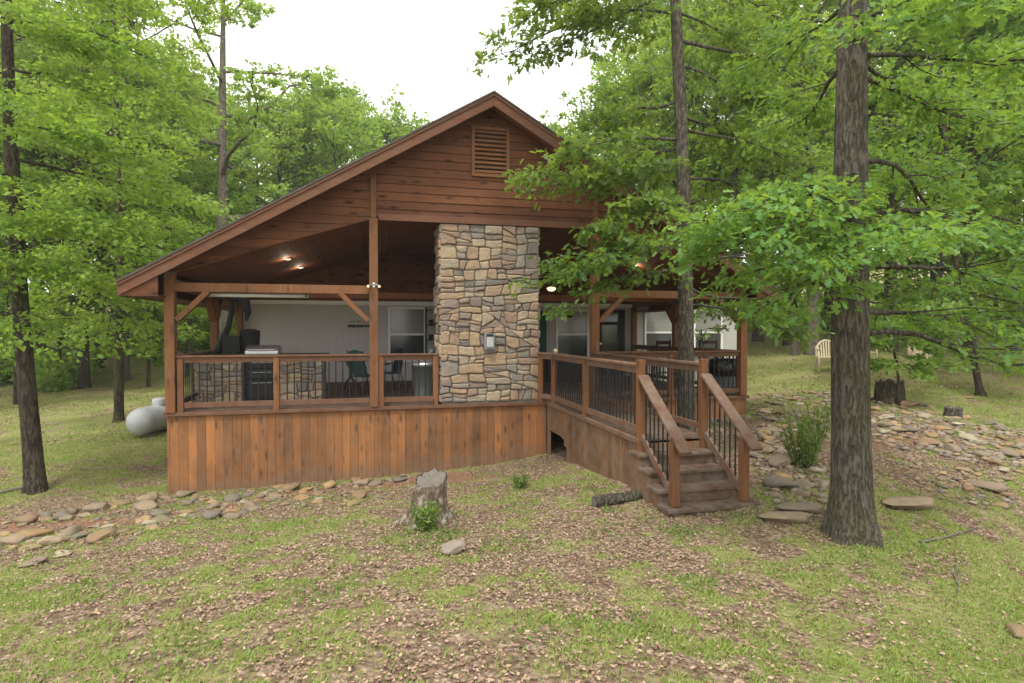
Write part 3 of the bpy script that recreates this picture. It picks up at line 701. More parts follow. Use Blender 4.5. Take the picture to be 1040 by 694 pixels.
# ------------------------------------------------------------------ lamps on the porch
def lamp_at(p, r, name, label, cat, energy, group=None):
    e = empty(name, tuple(p), label, cat, group)
    m_ = MB(); m_.lathe(p, [(r * 1.35, .012), (r * 1.35, -.01), (r, -.012)], 16); m_.build('housing', M['white'], e)
    m_ = MB(); m_.lathe(p, [(r * .98, -.006), (r * .8, -.02), (.001, -.03)], 16); m_.build('bulb', M['lamp'], e, smooth=True)
    l = bpy.data.lights.new('lamp', 'POINT'); l.energy = energy; l.color = (1, .78, .55); l.shadow_soft_size = .05
    lo = bpy.data.objects.new('bulb_light', l); COL.objects.link(lo); lo.parent = e; lo.location = (0, 0, -.08); return e
def ceil_pt(px_, py_):
    for Yv in np.arange(.2, 5.2, .05):
        p = onY(px_, py_, Yv)
        if p[2] > zc(p[0]): break
    p[2] = zc(p[0]) - .014; return p
lamp_at(ceil_pt(292, 262), .05, 'recessed_light', 'small lit ceiling spotlight under left porch roof, upper of two', 'ceiling light', 3., 'recessed porch spotlights')
lamp_at(ceil_pt(305, 271), .05, 'recessed_light', 'small lit ceiling spotlight under left porch roof, lower of two', 'ceiling light', 3., 'recessed porch spotlights')
lamp_at(ceil_pt(645, 268), .05, 'recessed_light', 'small lit ceiling spotlight behind leaves right of the chimney', 'ceiling light', 3., 'recessed porch spotlights')
p = onY(560, 294, 3.2)
g = empty('globe_light', tuple(p), 'shallow glowing bowl light hanging right of the stone chimney', 'globe light')
mb = MB(); mb.lathe(p, [(.001, -.05), (.06, -.04), (.10, -.01), (.115, .025), (.11, .035), (.05, .06)], 20); mb.build('globe', M['lamp'], g, smooth=True)
mb = MB(); mb.tube([p + np.array([0, 0, .07]), (p[0], p[1], zc(p[0]))], .012, 8); mb.lathe(p, [(.055, .066), (.055, .1), (.02, .11)], 16); mb.build('stem', M['iron'], g)
fl = empty('floodlight', (.02, -.09, onY(382, 290, -.1)[2]), 'pair of small lit floodlights on the centre porch post', 'floodlight')
for s in (-1, 1):
    X = .02 + s * .075; Z = fl.location.z; mb = MB(); mb.tube([(.02, -.078, Z + .02), (X, -.11, Z), (X + s * .02, -.15, Z - .02)], [.012, .018, .026], 10); h = mb.build('lamp_head', M['greyp'], fl)
    mb = MB(); mb.lathe((X + s * .02, -.153, Z - .02), [(.001, -.012), (.016, -.008), (.022, 0)], 10, axis='y'); b_ = mb.build('bulb', M['lamp'], h); b_.matrix_parent_inverse = Matrix.Identity(4)
mb = MB(); mb.box(.0, .04, -.082, -.076, fl.location.z - .03, fl.location.z + .05); mb.build('bracket', M['white'], fl)

# rolled shade under left beam
p0 = onY(206, 299.5, .12); p1 = onY(313, 300.5, .12)
e = empty('rolled_shade', tuple(p0), 'long pale rolled-up shade hanging behind the left porch beam', 'rolled shade')
mb = MB(); mb.tube([p0, (p1[0], p0[1], p0[2])], .035, 12); mb.build('roll', M['shade'], e, smooth=True)
for xx in (p0[0] + .03, p1[0] - .03):
    mb = MB(); mb.box(xx - .015, xx + .015, .057, .09, p0[2] - .02, p0[2] + .06); mb.build('bracket', M['iron'], e)

# ------------------------------------------------------------------ outdoor kitchen
KY = .95
def xz(px_, py_, Y): q = onY(px_, py_, Y); return q[0], q[2]
kit = empty('outdoor_kitchen', (-2, KY, DZ), 'stone faced outdoor kitchen counter behind the left porch railing', 'outdoor kitchen')
KZ = DZ + .86
for i, (a_, b_) in enumerate(((199, 246), (285, 329))):
    xa = xz(a_, 390, KY)[0]; xb = xz(b_, 390, KY)[0]
    mb = MB(); mb.box(xa + .01, xb - .01, KY + .005, KY + .7, DZ, KZ); pl = mb.build('pillar', M['mortar'], kit)
    a = masonry(xa, xb, DZ + .01, KZ - .01, fXZ(KY), rg, .15, .26, .04); o = a.build('stone_facing', M['mason'], kit)
    b = masonry(KY, KY + .7, DZ + .01, KZ - .01, fYZ(xa + .01), rg, .15, .26, .04); o = b.build('stone_facing', M['mason'], kit)
xa = xz(199, 390, KY)[0]; xb = xz(329, 390, KY)[0]
mb = MB(); mb.box(xa - .05, xb + .05, KY - .05, KY + .75, KZ + .001, KZ + .05); mb.build('countertop', M['darkwood'], kit, bevel=.008)
ga, gb = xz(248, 390, KY)[0], xz(283, 390, KY)[0]
gr = empty('built_in_grill', ((ga + gb) / 2, KY, DZ), 'black built-in grill cabinet with steel lid between the two stone pillars', 'grill')
mb = MB(); mb.box(ga + .012, gb - .012, KY + .06, KY + .7, DZ + .005, KZ - .005); mb.build('cabinet', M['black'], gr)
for z0_, z1_ in ((.08, .42), (.46, .62), (.66, .8)):
    mb = MB(); mb.box(ga + .05, gb - .05, KY + .03, KY + .058, DZ + z0_, DZ + z1_); d_ = mb.build('door', M['iron'], gr, bevel=.006)
    mb = MB(); mb.tube([(ga + .12, KY + .01, DZ + z1_ - .04), (gb - .12, KY + .01, DZ + z1_ - .04)], .008, 8); mb.build('handle', M['greyp'], gr)
la, lz = xz(250, 362, KY + .2); lb = xz(275, 362, KY + .2)[0]
mb = MB(); Yq = KY + .35
prof = [(Yq - .27, KZ + .052), (Yq - .27, KZ + .12), (Yq - .18, KZ + .20), (Yq + .05, KZ + .22), (Yq + .25, KZ + .15), (Yq + .27, KZ + .052)]
mb.prism(prof, lambda u, v, w: (la + w, u, v), 0, lb - la + .15, .5); mb.build('lid', M['steel'], gr, bevel=.01)
mb = MB(); mb.tube([(la + .05, Yq - .31, KZ + .14), (lb + .1, Yq - .31, KZ + .14)], .012, 8); mb.build('handle', M['steel'], gr)
# smoker
SY = 1.9
sm = empty('smoker', (*xz(236, 400, SY)[:1], SY, DZ), 'black smoker with a bent flue pipe and barrel at the left porch end', 'smoker')
x0, _ = xz(229, 360, SY); x1, _ = xz(246, 360, SY); zt = xz(236, 341, SY)[1]
mb = MB(); mb.box(x0, x1, SY - .25, SY + .3, DZ + .1, zt); mb.build('firebox', M['black'], sm, bevel=.02)
x2, _ = xz(265, 360, SY); zt2 = xz(255, 336, SY)[1]; zb2 = xz(255, 358, SY)[1]
cx_ = (x1 + x2) / 2; rr = (x2 - x1) / 2
mb = MB(); mb.lathe((cx_ - .03, SY, 0), [(rr * .9, DZ + .35), (rr * .95, zb2 - .1), (rr * 1.12, zt2 - .03), (rr * 1.16, zt2 - .02), (rr * 1.12, zt2), (rr * .5, zt2 + .03), (.01, zt2 + .04)], 20); mb.build('barrel', M['black'], sm, smooth=True)
for k in range(3):
    aa = k * 2.1; mb = MB(); mb.tube([(cx_ + .25 * math.cos(aa), SY + .25 * math.sin(aa), DZ + .4), (cx_ + .3 * math.cos(aa), SY + .3 * math.sin(aa), DZ)], .015, 6); mb.build('leg', M['iron'], sm)
pts = [onY(*q, SY) for q in ((219, 362), (226, 345), (232, 332), (235, 318), (236, 306), (238, 296))]
mb = MB(); mb.tube(pts, [.09, .075, .055, .05, .05, .06], 10); mb.build('flue', M['black'], sm, smooth=True)
pts = [onY(*q, SY) for q in ((228, 303), (236, 296), (246, 302), (252, 318), (250, 326))]
mb = MB(); mb.tube(pts, [.03, .13, .15, .06, .02], 10); mb.build('rain_cap', M['black'], sm, smooth=True)
# covered low shape on the rail end
p = onY(196, 403, .7); 
mb = MB((p[0], p[1], DZ)); mb.tube([onY(183, 408, .45), onY(190, 405, .5), onY(201, 400, .6)], [.02, .035, .03], 8); tag(mb.build('hose_coil', M['black'], None, smooth=True), 'short piece of black hose lying by the left porch post', 'hose')

# coat rack on the wall
x0, z0 = xz(353, 332, 5.3); x1, z1 = xz(377, 325, 5.3)
e = empty('coat_rack', (x0, 5.3, z0), 'dark scrolled metal rack with hooks on the pale wall', 'coat rack')
mb = MB(); mb.box(x0, x1, 5.28, 5.30, z0, z0 + .05); mb.build('bar', M['iron'], e)
for i in range(6):
    xx = x0 + (i + .5) * (x1 - x0) / 6; mb = MB(); mb.tube([(xx, 5.28, z0 + .02), (xx, 5.25, z0 - .03), (xx, 5.22, z0 - .01)], .008, 6); mb.build('hook', M['iron'], e)
mb = MB()
for i in range(3):
    xx = x0 + .08 + i * .17; mb.tube([(xx, 5.29, z0 + .12), (xx + .04, 5.29, z0 + .15), (xx + .08, 5.29, z0 + .125), (xx + .11, 5.29, z0 + .15)], .008, 6)
mb.build('scroll', M['iron'], e)
# corner shelf
x0, zt = xz(433, 318, 5.0); x1, _ = xz(443, 318, 5.0)
e = empty('corner_shelf', (x0, 5.0, DZ), 'black open shelf rack beside the back window near the chimney', 'shelf')
for xx in (x0, x1):
    for yy in (4.95, 5.25):
        mb = MB(); mb.box(xx - .012, xx + .012, yy - .012, yy + .012, DZ, zt + .15); mb.build('upright', M['iron'], e)
for k in range(5):
    z = DZ + .3 + k * .4; mb = MB(); mb.box(x0 + .014, x1 - .014, 4.94, 5.26, z, z + .025); mb.build('shelf', M['iron'], e)
for k, nm, mt, rr in ((1, 'flower_pot', 'white', .08), (2, 'flower_pot', 'iron', .07), (3, 'flower_pot', 'iron', .07)):
    z = DZ + .326 + k * .4; c = ((x0 + x1) / 2, 5.1, z)
    mb = MB((c[0], c[1], z)); mb.lathe(c, [(.001, .002), (rr * .7, .002), (rr, .13), (rr * .9, .13), (rr * .85, .10), (.001, .10)], 14); tag(mb.build('flower_pot', M[mt], None, smooth=True), ['', 'small white pot on the black shelf rack', 'dark pot on the middle level of the black shelf rack', 'dark pot near the top of the black shelf rack'][k], 'flower pot')
# wall lantern (right of window)
c = onY(579, 319, 5.2)
e = empty('wall_lantern', tuple(c), 'small dark lantern hanging before the right back window', 'lantern')
mb = MB(); mb.lathe(c, [(.03, .10), (.09, .07), (.07, -.08), (.02, -.11)], 6); mb.build('frame', M['iron'], e)
mb = MB(); mb.tube([c + np.array([0, 0, .1]), (c[0], c[1], zc(c[0]))], .006, 6); mb.build('chain', M['iron'], e)
mb = MB(); mb.lathe(c, [(.001, -.04), (.04, -.03), (.04, .03), (.001, .04)], 8); mb.build('globe', M['white'], e)

# bins
def bin_(px_, py_, Y, R_, Hh, label, body, lid_=None, bag=False):
    x, _ = xz(px_, py_, Y); e = empty('trash_can', (x, Y, DZ), label, 'trash can')
    m_ = MB(); m_.lathe((x, Y, DZ), [(.001, .004), (R_ * .82, .004), (R_ * .86, .03), (R_ * .98, Hh), (R_ * 1.05, Hh), (R_ * 1.05, Hh + .03), (R_ * .95, Hh + .03)], 28); m_.build('body', M[body], e, smooth=True)
    if lid_: m_ = MB(); m_.lathe((x, Y, DZ), [(R_ * 1.12, Hh + .032), (R_ * 1.14, Hh + .06), (R_ * .8, Hh + .10), (R_ * .3, Hh + .125), (.001, Hh + .13)], 28); m_.build('lid', M[lid_], e, smooth=True); m_ = MB(); m_.tube([(x - .06, Y, Hh + DZ + .12), (x - .05, Y, Hh + DZ + .16), (x + .05, Y, Hh + DZ + .16), (x + .06, Y, Hh + DZ + .12)], .01, 6); m_.build('handle', M[lid_], e)
    if bag:
        m_ = MB(); n_ = 40; vs = []
        for j, (r_, h_) in enumerate(((.9, Hh - .05), (1.0, Hh + .06), (1.12, Hh + .05), (1.22, Hh - .05), (1.25, Hh - .16), (1.16, Hh - .26), (1.0, Hh - .30))):
            for k in range(n_): a_ = 2 * math.pi * k / n_; w_ = 1 + .05 * math.sin(k * 2.9 + j) + .03 * math.sin(k * 5.3); vs.append((x + R_ * r_ * w_ * math.cos(a_), Y + R_ * r_ * w_ * math.sin(a_), DZ + h_ + .02 * math.sin(k * 3.7 + j * 2)))
        m_.add(vs, [(j * n_ + k, j * n_ + (k + 1) % n_, (j + 1) * n_ + (k + 1) % n_, (j + 1) * n_ + k) for j in range(6) for k in range(n_)]); m_.build('bag', M['bag'], e, smooth=True)
bin_(431, 390, .75, .23, .66, 'grey trash can with a shiny metal lid beside the chimney', 'bin', 'steel')
bin_(736, 380, .55, .27, .68, 'grey trash can lined with a black bag at the right porch corner', 'bin', None, True)

# porch chairs and table
def patio_chair(x, y, rz, label, seat='green'):
    e = empty('patio_chair', (x, y, DZ), label, 'patio chair', 'patio chairs on the porch', rz)
    def bd(m_, nm, mt):
        o = m_.build(nm, M[mt], None, smooth=False); o.parent = e; return o
    for s in (-1, 1):
        m_ = MB(); m_.tube([(s * .25, -.28, 0), (s * .26, -.25, .40), (s * .27, -.22, .60), (s * .27, .15, .62)], .012, 6); bd(m_, 'leg', 'iron')
        m_ = MB(); m_.tube([(s * .25, .34, 0), (s * .25, .20, .40), (s * .24, .30, .95)], .012, 6); bd(m_, 'leg', 'iron')
    m_ = MB(); m_.box(-.24, .24, -.26, .22, .40, .43); bd(m_, 'seat', seat)
    m_ = MB(); m_.prism([(-.23, .45), (.23, .45), (.20, .93), (0, .97), (-.20, .93)], lambda u, v, w: (u, .21 + (v - .43) * .18 - w, v), 0, .02); bd(m_, 'backrest', seat)
x_, _ = xz(372, 390, 1.8); patio_chair(x_, 1.8, 2.3, 'green backed metal chair just left of the centre porch post')
x_, _ = xz(394, 385, 2.6); patio_chair(x_, 2.6, -2.0, 'blue backed metal chair just right of the centre porch post', 'blue')
def table(x, y, r_, h_, label, mt):
    e = empty('patio_table', (x, y, DZ), label, 'patio table')
    m_ = MB(); m_.lathe((x, y, DZ), [(.001, h_ - .03), (r_, h_ - .03), (r_ + .01, h_ - .01), (r_, h_), (.001, h_)], 32); m_.build('tabletop', M[mt], e)
    for k in range(4):
        a_ = .6 + k * math.pi / 2; m_ = MB(); m_.tube([(x + r_ * .3 * math.cos(a_), y + r_ * .3 * math.sin(a_), DZ + h_ - .03), (x - r_ * .1 * math.cos(a_), y - r_ * .1 * math.sin(a_), DZ + .4), (x + r_ * .7 * math.cos(a_), y + r_ * .7 * math.sin(a_), DZ)], .013, 6); m_.build('leg', M['iron'], e)
x_, _ = xz(356, 390, 2.8); table(x_, 2.8, .42, .72, 'dark round patio table with curved legs behind the porch railing', 'iron')
x_, _ = xz(578, 372, 4.0)
e = empty('hot_tub_cover', (x_, 4.2, DZ), 'dark storage bench under the right back window', 'storage bench')
e.name = 'storage_bench'
mb = MB(); mb.box(x_ - .6, x_ + .6, 3.9, 4.5, DZ, DZ + .55); mb.build('body', M['darkwood'], e, bevel=.01)
mb = MB(); mb.box(x_ - .63, x_ + .63, 3.87, 4.53, DZ + .553, DZ + .6); mb.build('lid', M['black'], e, bevel=.01)
# dark wooden bar chair seen at the right of the tree
def bar_chair(x, y, rz, label):
    e = empty('high_chair', (x, y, DZ), label, 'bar chair', 'tall dark chairs on the right of the porch', rz)
    def bd(m_, nm): o = m_.build(nm, M['darkwood'], None); o.parent = e
    for s in (-1, 1):
        m_ = MB(); m_.box(s * .22 - .02, s * .22 + .02, -.22, -.18, 0, .72); bd(m_, 'leg')
        m_ = MB(); m_.box(s * .22 - .02, s * .22 + .02, .18, .22, 0, 1.12); bd(m_, 'leg')
    m_ = MB(); m_.box(-.24, .24, -.24, .24, .722, .76); bd(m_, 'seat')
    m_ = MB(); m_.box(-.198, .198, .185, .215, 1.02, 1.1); m_.box(-.198, .198, .185, .215, .85, .92); bd(m_, 'backrest')
    m_ = MB(); m_.box(-.198, .198, -.215, -.185, .3, .34); m_.box(-.198, .198, .185, .215, .3, .34); bd(m_, 'stretcher')
x_, _ = xz(680, 372, 2.2); bar_chair(x_, 2.2, .3, 'tall dark wooden chair behind the walkway, just left of the tree trunk')
x_, _ = xz(722, 372, 2.4); bar_chair(x_, 2.4, -.2, 'tall dark wooden chair between the tree trunk and right porch bin')
# cup on the walkway rail
p = (3.27, -.5, DZ + .949)
mb = MB(p); mb.lathe(p, [(.001, .001), (.03, .001), (.036, .05), (.03, .075), (.001, .075)], 12); tag(mb.build('candle_jar', M['cream'], None, smooth=True), 'small pale jar standing on the walkway rail by the chimney', 'jar')
# ------------------------------------------------------------------ foliage machinery
RS = np.random.RandomState(21)
LEAF = np.array([[0, 0, 0], [.5, .34, .06], [1, 0, -.08], [.5, -.34, .06]]); LEAF_T = np.array([[0, 1, 2], [0, 2, 3]])
_o = [(0, 0), (.22, .20), (.34, .09), (.52, .34), (.62, .13), (.84, .24), (1, 0)]
OAK = np.array([(x, y, .25 * abs(y) - .1 * x * x) for x, y in _o] + [(x, -y, .25 * abs(y) - .1 * x * x) for x, y in _o[1:-1]] + [(.34, 0, 0), (.66, 0, -.04)])
OAK_T = np.array([[0, 12, 1], [1, 12, 2], [2, 12, 3], [3, 12, 13], [3, 13, 4], [4, 13, 5], [5, 13, 6], [0, 7, 12], [7, 8, 12], [8, 9, 12], [9, 13, 12], [9, 10, 13], [10, 11, 13], [11, 6, 13]])
def unit(a): return a / (np.linalg.norm(a, axis=-1, keepdims=True) + 1e-9)
def leaves(pos, d, nrm, size, tpl=LEAF, tri=LEAF_T):
    d = unit(d); s = unit(np.cross(nrm, d)); n_ = np.cross(d, s); size = np.asarray(size)[:, None, None]
    V = pos[:, None] + size * (tpl[None, :, 0:1] * d[:, None] + tpl[None, :, 1:2] * s[:, None] + tpl[None, :, 2:3] * n_[:, None])
    T = tri[None] + (np.arange(len(pos)) * len(tpl))[:, None, None]
    return V.reshape(-1, 3), T.reshape(-1, 3)
def spray(rs, base, tip, width, n, clump=7, droop=.12, thick=.10):
    """leafy flat branch from base to tip: leaf positions, directions"""
    base = np.asarray(base, float); tip = np.asarray(tip, float); ax = tip - base; L = np.linalg.norm(ax); m_ = max(2, n // clump)
    s = rs.rand(m_) ** .8; side = unit(np.cross(ax, [0, 0, 1.])); wd = width * (np.sin(np.pi * np.clip(s * .85 + .12, 0, 1)) + .1)
    lat = (rs.rand(m_) * 2 - 1); c = base + s[:, None] * ax + (lat * wd)[:, None] * side
    c[:, 2] += rs.randn(m_) * thick * L * .5 - droop * L * (s ** 2) * .5 - np.abs(lat) * .05 * L
    k = rs.randint(0, m_, n); pos = c[k] + rs.randn(n, 3) * np.array([1, 1, .5]) * (.045 * L + .05)
    d = unit(ax) * .7 + side * (lat[k] * .8)[:, None] + rs.randn(n, 3) * .55; d[:, 2] -= .15
    return pos, d, m_
def cam_filter(V): return V
def skeleton_tube(mb, pts, r0, r1, n=6):
    mb.tube(pts, list(np.linspace(r0, r1, len(pts))), n, cap=False)
def bend(rs, a, b, k=5, amp=.08, sag=0.):
    a = np.asarray(a, float); b = np.asarray(b, float); L = np.linalg.norm(b - a); out = []
    o = rs.randn(3) * amp * L; o2 = rs.randn(3) * amp * L * .5
    for i in range(k + 1):
        s = i / k; out.append(a + (b - a) * s + o * math.sin(math.pi * s) + o2 * math.sin(2 * math.pi * s) + np.array([0, 0, sag * L * math.sin(math.pi * s)]))
    return out
def trunk_mesh(path, radii, nseg, rs, flare=0., rough=.04):
    """one tapered trunk with fluted, uneven surface"""
    mb = MB(); pts = np.array(path, float); K = max(8, int(np.linalg.norm(pts[-1] - pts[0]) / .12)) if nseg > 14 else max(6, len(path) * 3)
    tt = np.linspace(0, len(pts) - 1, K); P_ = np.stack([np.interp(tt, range(len(pts)), pts[:, i]) for i in range(3)], 1); R_ = np.interp(tt, range(len(pts)), radii)
    vs = []; ph = rs.rand(4) * 6
    for i in range(K):
        z = P_[i, 2] - pts[0, 2]; fl = flare * math.exp(-max(z, 0) / (R_[0] * 1.1))
        for k in range(nseg):
            a_ = 2 * math.pi * k / nseg
            r_ = R_[i] * (1 + fl * (1 + .45 * math.sin(5 * a_ + ph[0]) + .25 * math.sin(3 * a_ + ph[1])) + .03 * math.sin(2 * a_ + ph[2] + z) + rough * (mnoise.noise(Vector((math.cos(a_) * 5, math.sin(a_) * 5, z * .9 + ph[3]))) + .6 * mnoise.noise(Vector((math.cos(a_) * 14, math.sin(a_) * 14, z * 2.5)))))
            vs.append((P_[i, 0] + r_ * math.cos(a_), P_[i, 1] + r_ * math.sin(a_), P_[i, 2]))
    fs = [(i * nseg + k, i * nseg + (k + 1) % nseg, (i + 1) * nseg + (k + 1) % nseg, (i + 1) * nseg + k) for i in range(K - 1) for k in range(nseg)]
    mb.add(vs, fs); return mb

def near_tree(name, label, path_px, dia, targets, leaf_mat, bark, lsize, lnum, tpl, tri, seed, cat='tree', top_z=11., generic=0, flare=.6, group=None, sprl=1.2, sprw=.5, nseg=40, limb_r=.035, gen_z=(5.5, 10.5), gen_len=3., sub=3):
    """path_px: [(px,py,t)...] centre line of the trunk from the ground up; targets: [(px,py,t, z_on_trunk)] limb tips"""
    rs = np.random.RandomState(seed)
    pts = [P(*q) for q in path_px]; pts[0][2] = H(pts[0][0], pts[0][1]) - .08
    last = pts[-1]; d = unit(pts[-1] - pts[-2]); k = 0
    if top_z > last[2]: pts.append(last + d * ((top_z - last[2]) / max(.3, d[2])))
    z0 = pts[0][2]; rad_ = [dia / 2 * (1.06 if i == 0 else max(.18, 1 - .055 * (p_[2] - z0))) for i, p_ in enumerate(pts)]
    root = empty(name, tuple(pts[0]), label, cat, group)
    mb = trunk_mesh(pts, rad_, nseg, rs, flare)
    arr = np.array(pts)
    def on_trunk(z): return np.array([np.interp(z, arr[:, 2], arr[:, 0]), np.interp(z, arr[:, 2], arr[:, 1]), z])
    def rad_at(z): return float(np.interp(z, arr[:, 2], rad_))
    tips = []
    for q in targets:
        tip = P(q[0], q[1], q[2]); dist = np.linalg.norm((tip - on_trunk(tip[2]))[:2]); z = tip[2] + (q[3] if len(q) > 3 else .10 * dist)
        tips.append((on_trunk(max(z, z0 + .8)), tip, q[4] if len(q) > 4 else 1.))
    for i in range(generic):
        z = rs.uniform(*gen_z); a_ = rs.rand() * 2 * math.pi; L = gen_len * rs.uniform(.6, 1.15); b_ = on_trunk(z); tips.append((b_, b_ + np.array([math.cos(a_) * L, math.sin(a_) * L, L * rs.uniform(.0, .5)]), 1.))
    PP = []; DD = []; tot = sum(t_[2] for t_ in tips)
    for b_, tip, wgt in tips:
        n_leaf = int(lnum * wgt / tot); L = np.linalg.norm(tip - b_); path = bend(rs, b_, tip, 6, .05, .06)
        skeleton_tube(mb, path, min(rad_at(b_[2]) * .5, limb_r * (.5 + .2 * L)), .006, 7)
        m_ = max(3, int(sub * L / sprl)); per = max(6, n_leaf // m_); pa = np.array(path)
        for j in range(m_):
            s_ = .30 + .70 * (j + rs.rand() * .6) / m_; s_ = min(s_, 1.); c = np.array([np.interp(s_ * 6, range(7), pa[:, i]) for i in range(3)])
            ax = unit(tip - b_); sd_ = unit(np.cross(ax, [0, 0, 1.])); sg = 1 if j % 2 else -1
            dr_ = unit(ax * rs.uniform(.5, 1.) + sd_ * sg * rs.uniform(.3, 1.) * (1.25 - s_) + np.array([0, 0, rs.uniform(-.12, .15)])); l_ = sprl * rs.uniform(.6, 1.15) * (1.2 - .35 * s_)
            e_ = c + dr_ * l_; skeleton_tube(mb, bend(rs, c, e_, 3, .05), .010, .003, 4)
            p_, d_, _ = spray(rs, c, e_, sprw * l_ / sprl, per); PP.append(p_); DD.append(d_)
    mb.build('trunk', M[bark], root, smooth=True)
    pos = np.concatenate(PP); dr_ = np.concatenate(DD); ok = ~((pos[:, 0] > -3.8) & (pos[:, 0] < 8.05) & (pos[:, 1] > -.5) & (pos[:, 1] < 9.5) & (pos[:, 2] < 7.1 - .583 * np.abs(pos[:, 0] - 2.12))); pos = pos[ok]; dr_ = dr_[ok]; nr = np.array([0, 0, 1.]) + rs.randn(len(pos), 3) * .45
    V, T = leaves(pos, dr_, nr, lsize * rs.uniform(.4, 1.3, len(pos)), tpl, tri)
    # slow drift of leaf colour from bough to bough
    tn = np.clip(.5 + .18 * rs.randn(len(pos)) + .25 * np.sin(pos[:, 0] * 1.7 + pos[:, 2] * 2.3 + pos[:, 1]), 0, 1)
    fast_mesh('crown', V - np.array(root.location), T, np.repeat(tn, len(tri)), M[leaf_mat], root)
    return root

near_tree('oak_tree', 'large oak with thick mossy furrowed trunk standing on the grass right of the stairs', [(865, 542, 5.8), (864, 420, 5.8), (863, 300, 5.8), (864, 150, 5.8), (866, 0, 5.8)], .37,
    [(725, 250, 5.2, .35, 1.2), (715, 225, 5.0, .45), (760, 215, 4.9, .5, 1.2), (795, 232, 4.6, .4, .8), (775, 275, 5.1, .3, .6), (800, 320, 5.0, .3, .6), (840, 262, 4.6, .4), (885, 245, 4.5, .4), (930, 235, 4.7, .4, .6), (1010, 250, 5.0, .4, .6), (1050, 300, 5.4, .3, .7), (1015, 345, 6.3, .3, .6), (1060, 370, 6.0, .3, .8), (950, 215, 6.6, .3),
     (930, 20, 4.6, .4), (990, 10, 4.8, .4, 1.3), (1045, 60, 5.2, .3, 1.3), (1010, 130, 6.5, .3), (950, 110, 6.8, .2), (780, 60, 6.8, .2), (800, 130, 7.2, .2)],
    'leafR', 'bark', .088, 13500, OAK, OAK_T, 1, generic=5, flare=.58, sprl=.75, sprw=.42, nseg=72, gen_z=(7.2, 11), sub=3)
near_tree('oak_tree', 'slim oak beside the walkway railing with leafy boughs hanging before the gable', [(697, 452, 9.5), (697, 360, 9.5), (695, 220, 9.5), (691, 110, 9.5), (686, 0, 9.5)], .285,
    [(552, 172, 9.0, .5, 1.2), (575, 160, 8.8, .5), (600, 185, 8.9, .5, 1.1), (563, 285, 8.7, .6, .8), (590, 272, 8.6, .5, 1.2), (620, 232, 8.7, .4, 1.2), (610, 300, 8.8, .5, .7), (640, 265, 8.5, .3, .9), (612, 125, 9.4, .4, .7), (512, 58, 9.6, 1.2, .8), (520, 30, 9.4, 1.0, 1.4), (560, 48, 9.8, .8, .9), (545, 8, 10, .7, 1.4), (600, 15, 9, .3, 1.3), (640, 130, 10, .3), (650, 25, 10.5, .3), (740, 40, 9.8, .3, 1.3), (790, 20, 10, .5, 1.3), (770, 95, 9.6, .4, 1.2), (815, 85, 10, .5, 1.2), (750, 150, 10.2, .3, 1.2), (800, 165, 10, .4, 1.2), (765, 215, 10.6, .3), (650, 185, 10.2, .2), (655, 205, 8.6, .2, .6), (795, 315, 9.8, .4, .9), (815, 290, 10, .3, 1.2), (800, 335, 9.9, .4, .9)],
    'leafR', 'bark', .12, 20000, OAK, OAK_T, 2, generic=7, sprl=1.05, sprw=.5, nseg=36, gen_z=(8.5, 13), gen_len=2.6, top_z=14)
near_tree('maple_tree', 'slim dark trunked maple at the far left of the yard with layered fresh green boughs', [(37, 500, 9.9), (28, 400, 9.9), (20, 300, 9.9), (11, 150, 9.9), (6, 0, 9.9)], .29,
    [(60, 40, 9.5, .4, 1.2), (110, 90, 9.8, .4, 1.2), (80, 140, 9.2, .4, 1.2), (150, 60, 10, .6), (140, 160, 10, .5, 1.2), (180, 200, 10.6, .5), (60, 215, 9, .4, 1.2), (120, 235, 9.8, .4, 1.2), (160, 265, 10.5, .5), (90, 290, 9.6, .4), (45, 275, 9.2, .3, 1.1), (30, 330, 9, .4, .6), (-30, 80, 9.5, .3), (-40, 180, 9, .3), (-30, 270, 9, .3), (10, 100, 8.6, .3), (0, 230, 8.8, .3), (20, 20, 9.2, .3), (120, 10, 10, .4)],
    'leafL', 'bark2', .10, 23000, LEAF, LEAF_T, 3, generic=8, flare=.3, sprl=1.2, sprw=.6, nseg=30, gen_z=(8, 12), gen_len=2.6, top_z=13)
near_tree('maple_tree', 'leafy maple behind the left eave with broad layered bright green boughs', [(120, 385, 15.5), (122, 250, 15.5), (118, 100, 15.5)], .22,
    [(170, 110, 15, .6, 1.2), (60, 120, 15, .5), (190, 200, 15, .6, 1.2), (215, 240, 15.5, .6, 1.), (150, 230, 14, .5, 1.2), (210, 262, 15, .6), (90, 200, 14, .5, 1.2), (160, 140, 14, .5, 1.2), (140, 290, 14.5, .5, 1.2), (60, 260, 14.5, .5), (150, 70, 15, .5, .8), (110, 60, 14.5, .5), (70, 30, 15, .5), (60, 310, 15, .5), (170, 305, 15.5, .5), (110, 320, 15, .4, .8)],
    'leafL', 'bark2', .13, 16000, LEAF, LEAF_T, 4, generic=5, sprl=1.7, sprw=.85, nseg=20, gen_z=(8, 13), top_z=15, gen_len=3)
near_tree('slender_tree', 'thin dark leaning sapling on the shaded grass at the far right', [(997, 402, 13.3), (988, 360, 13.3), (975, 320, 13.3), (965, 200, 13.3)], .15,
    [(1030, 290, 12.5, .4), (940, 300, 13, .4), (900, 270, 13, .5), (1000, 240, 13, .4), (1050, 240, 13, .4), (930, 220, 13.6, .4), (1040, 190, 13, .4), (980, 170, 13, .3), (900, 190, 13.5, .4), (1020, 330, 12.8, .5)],
    'leafR', 'bark2', .15, 11000, LEAF, LEAF_T, 5, generic=10, sprl=1.4, sprw=.7, nseg=14, gen_z=(5, 9), top_z=9.5, gen_len=2.4)
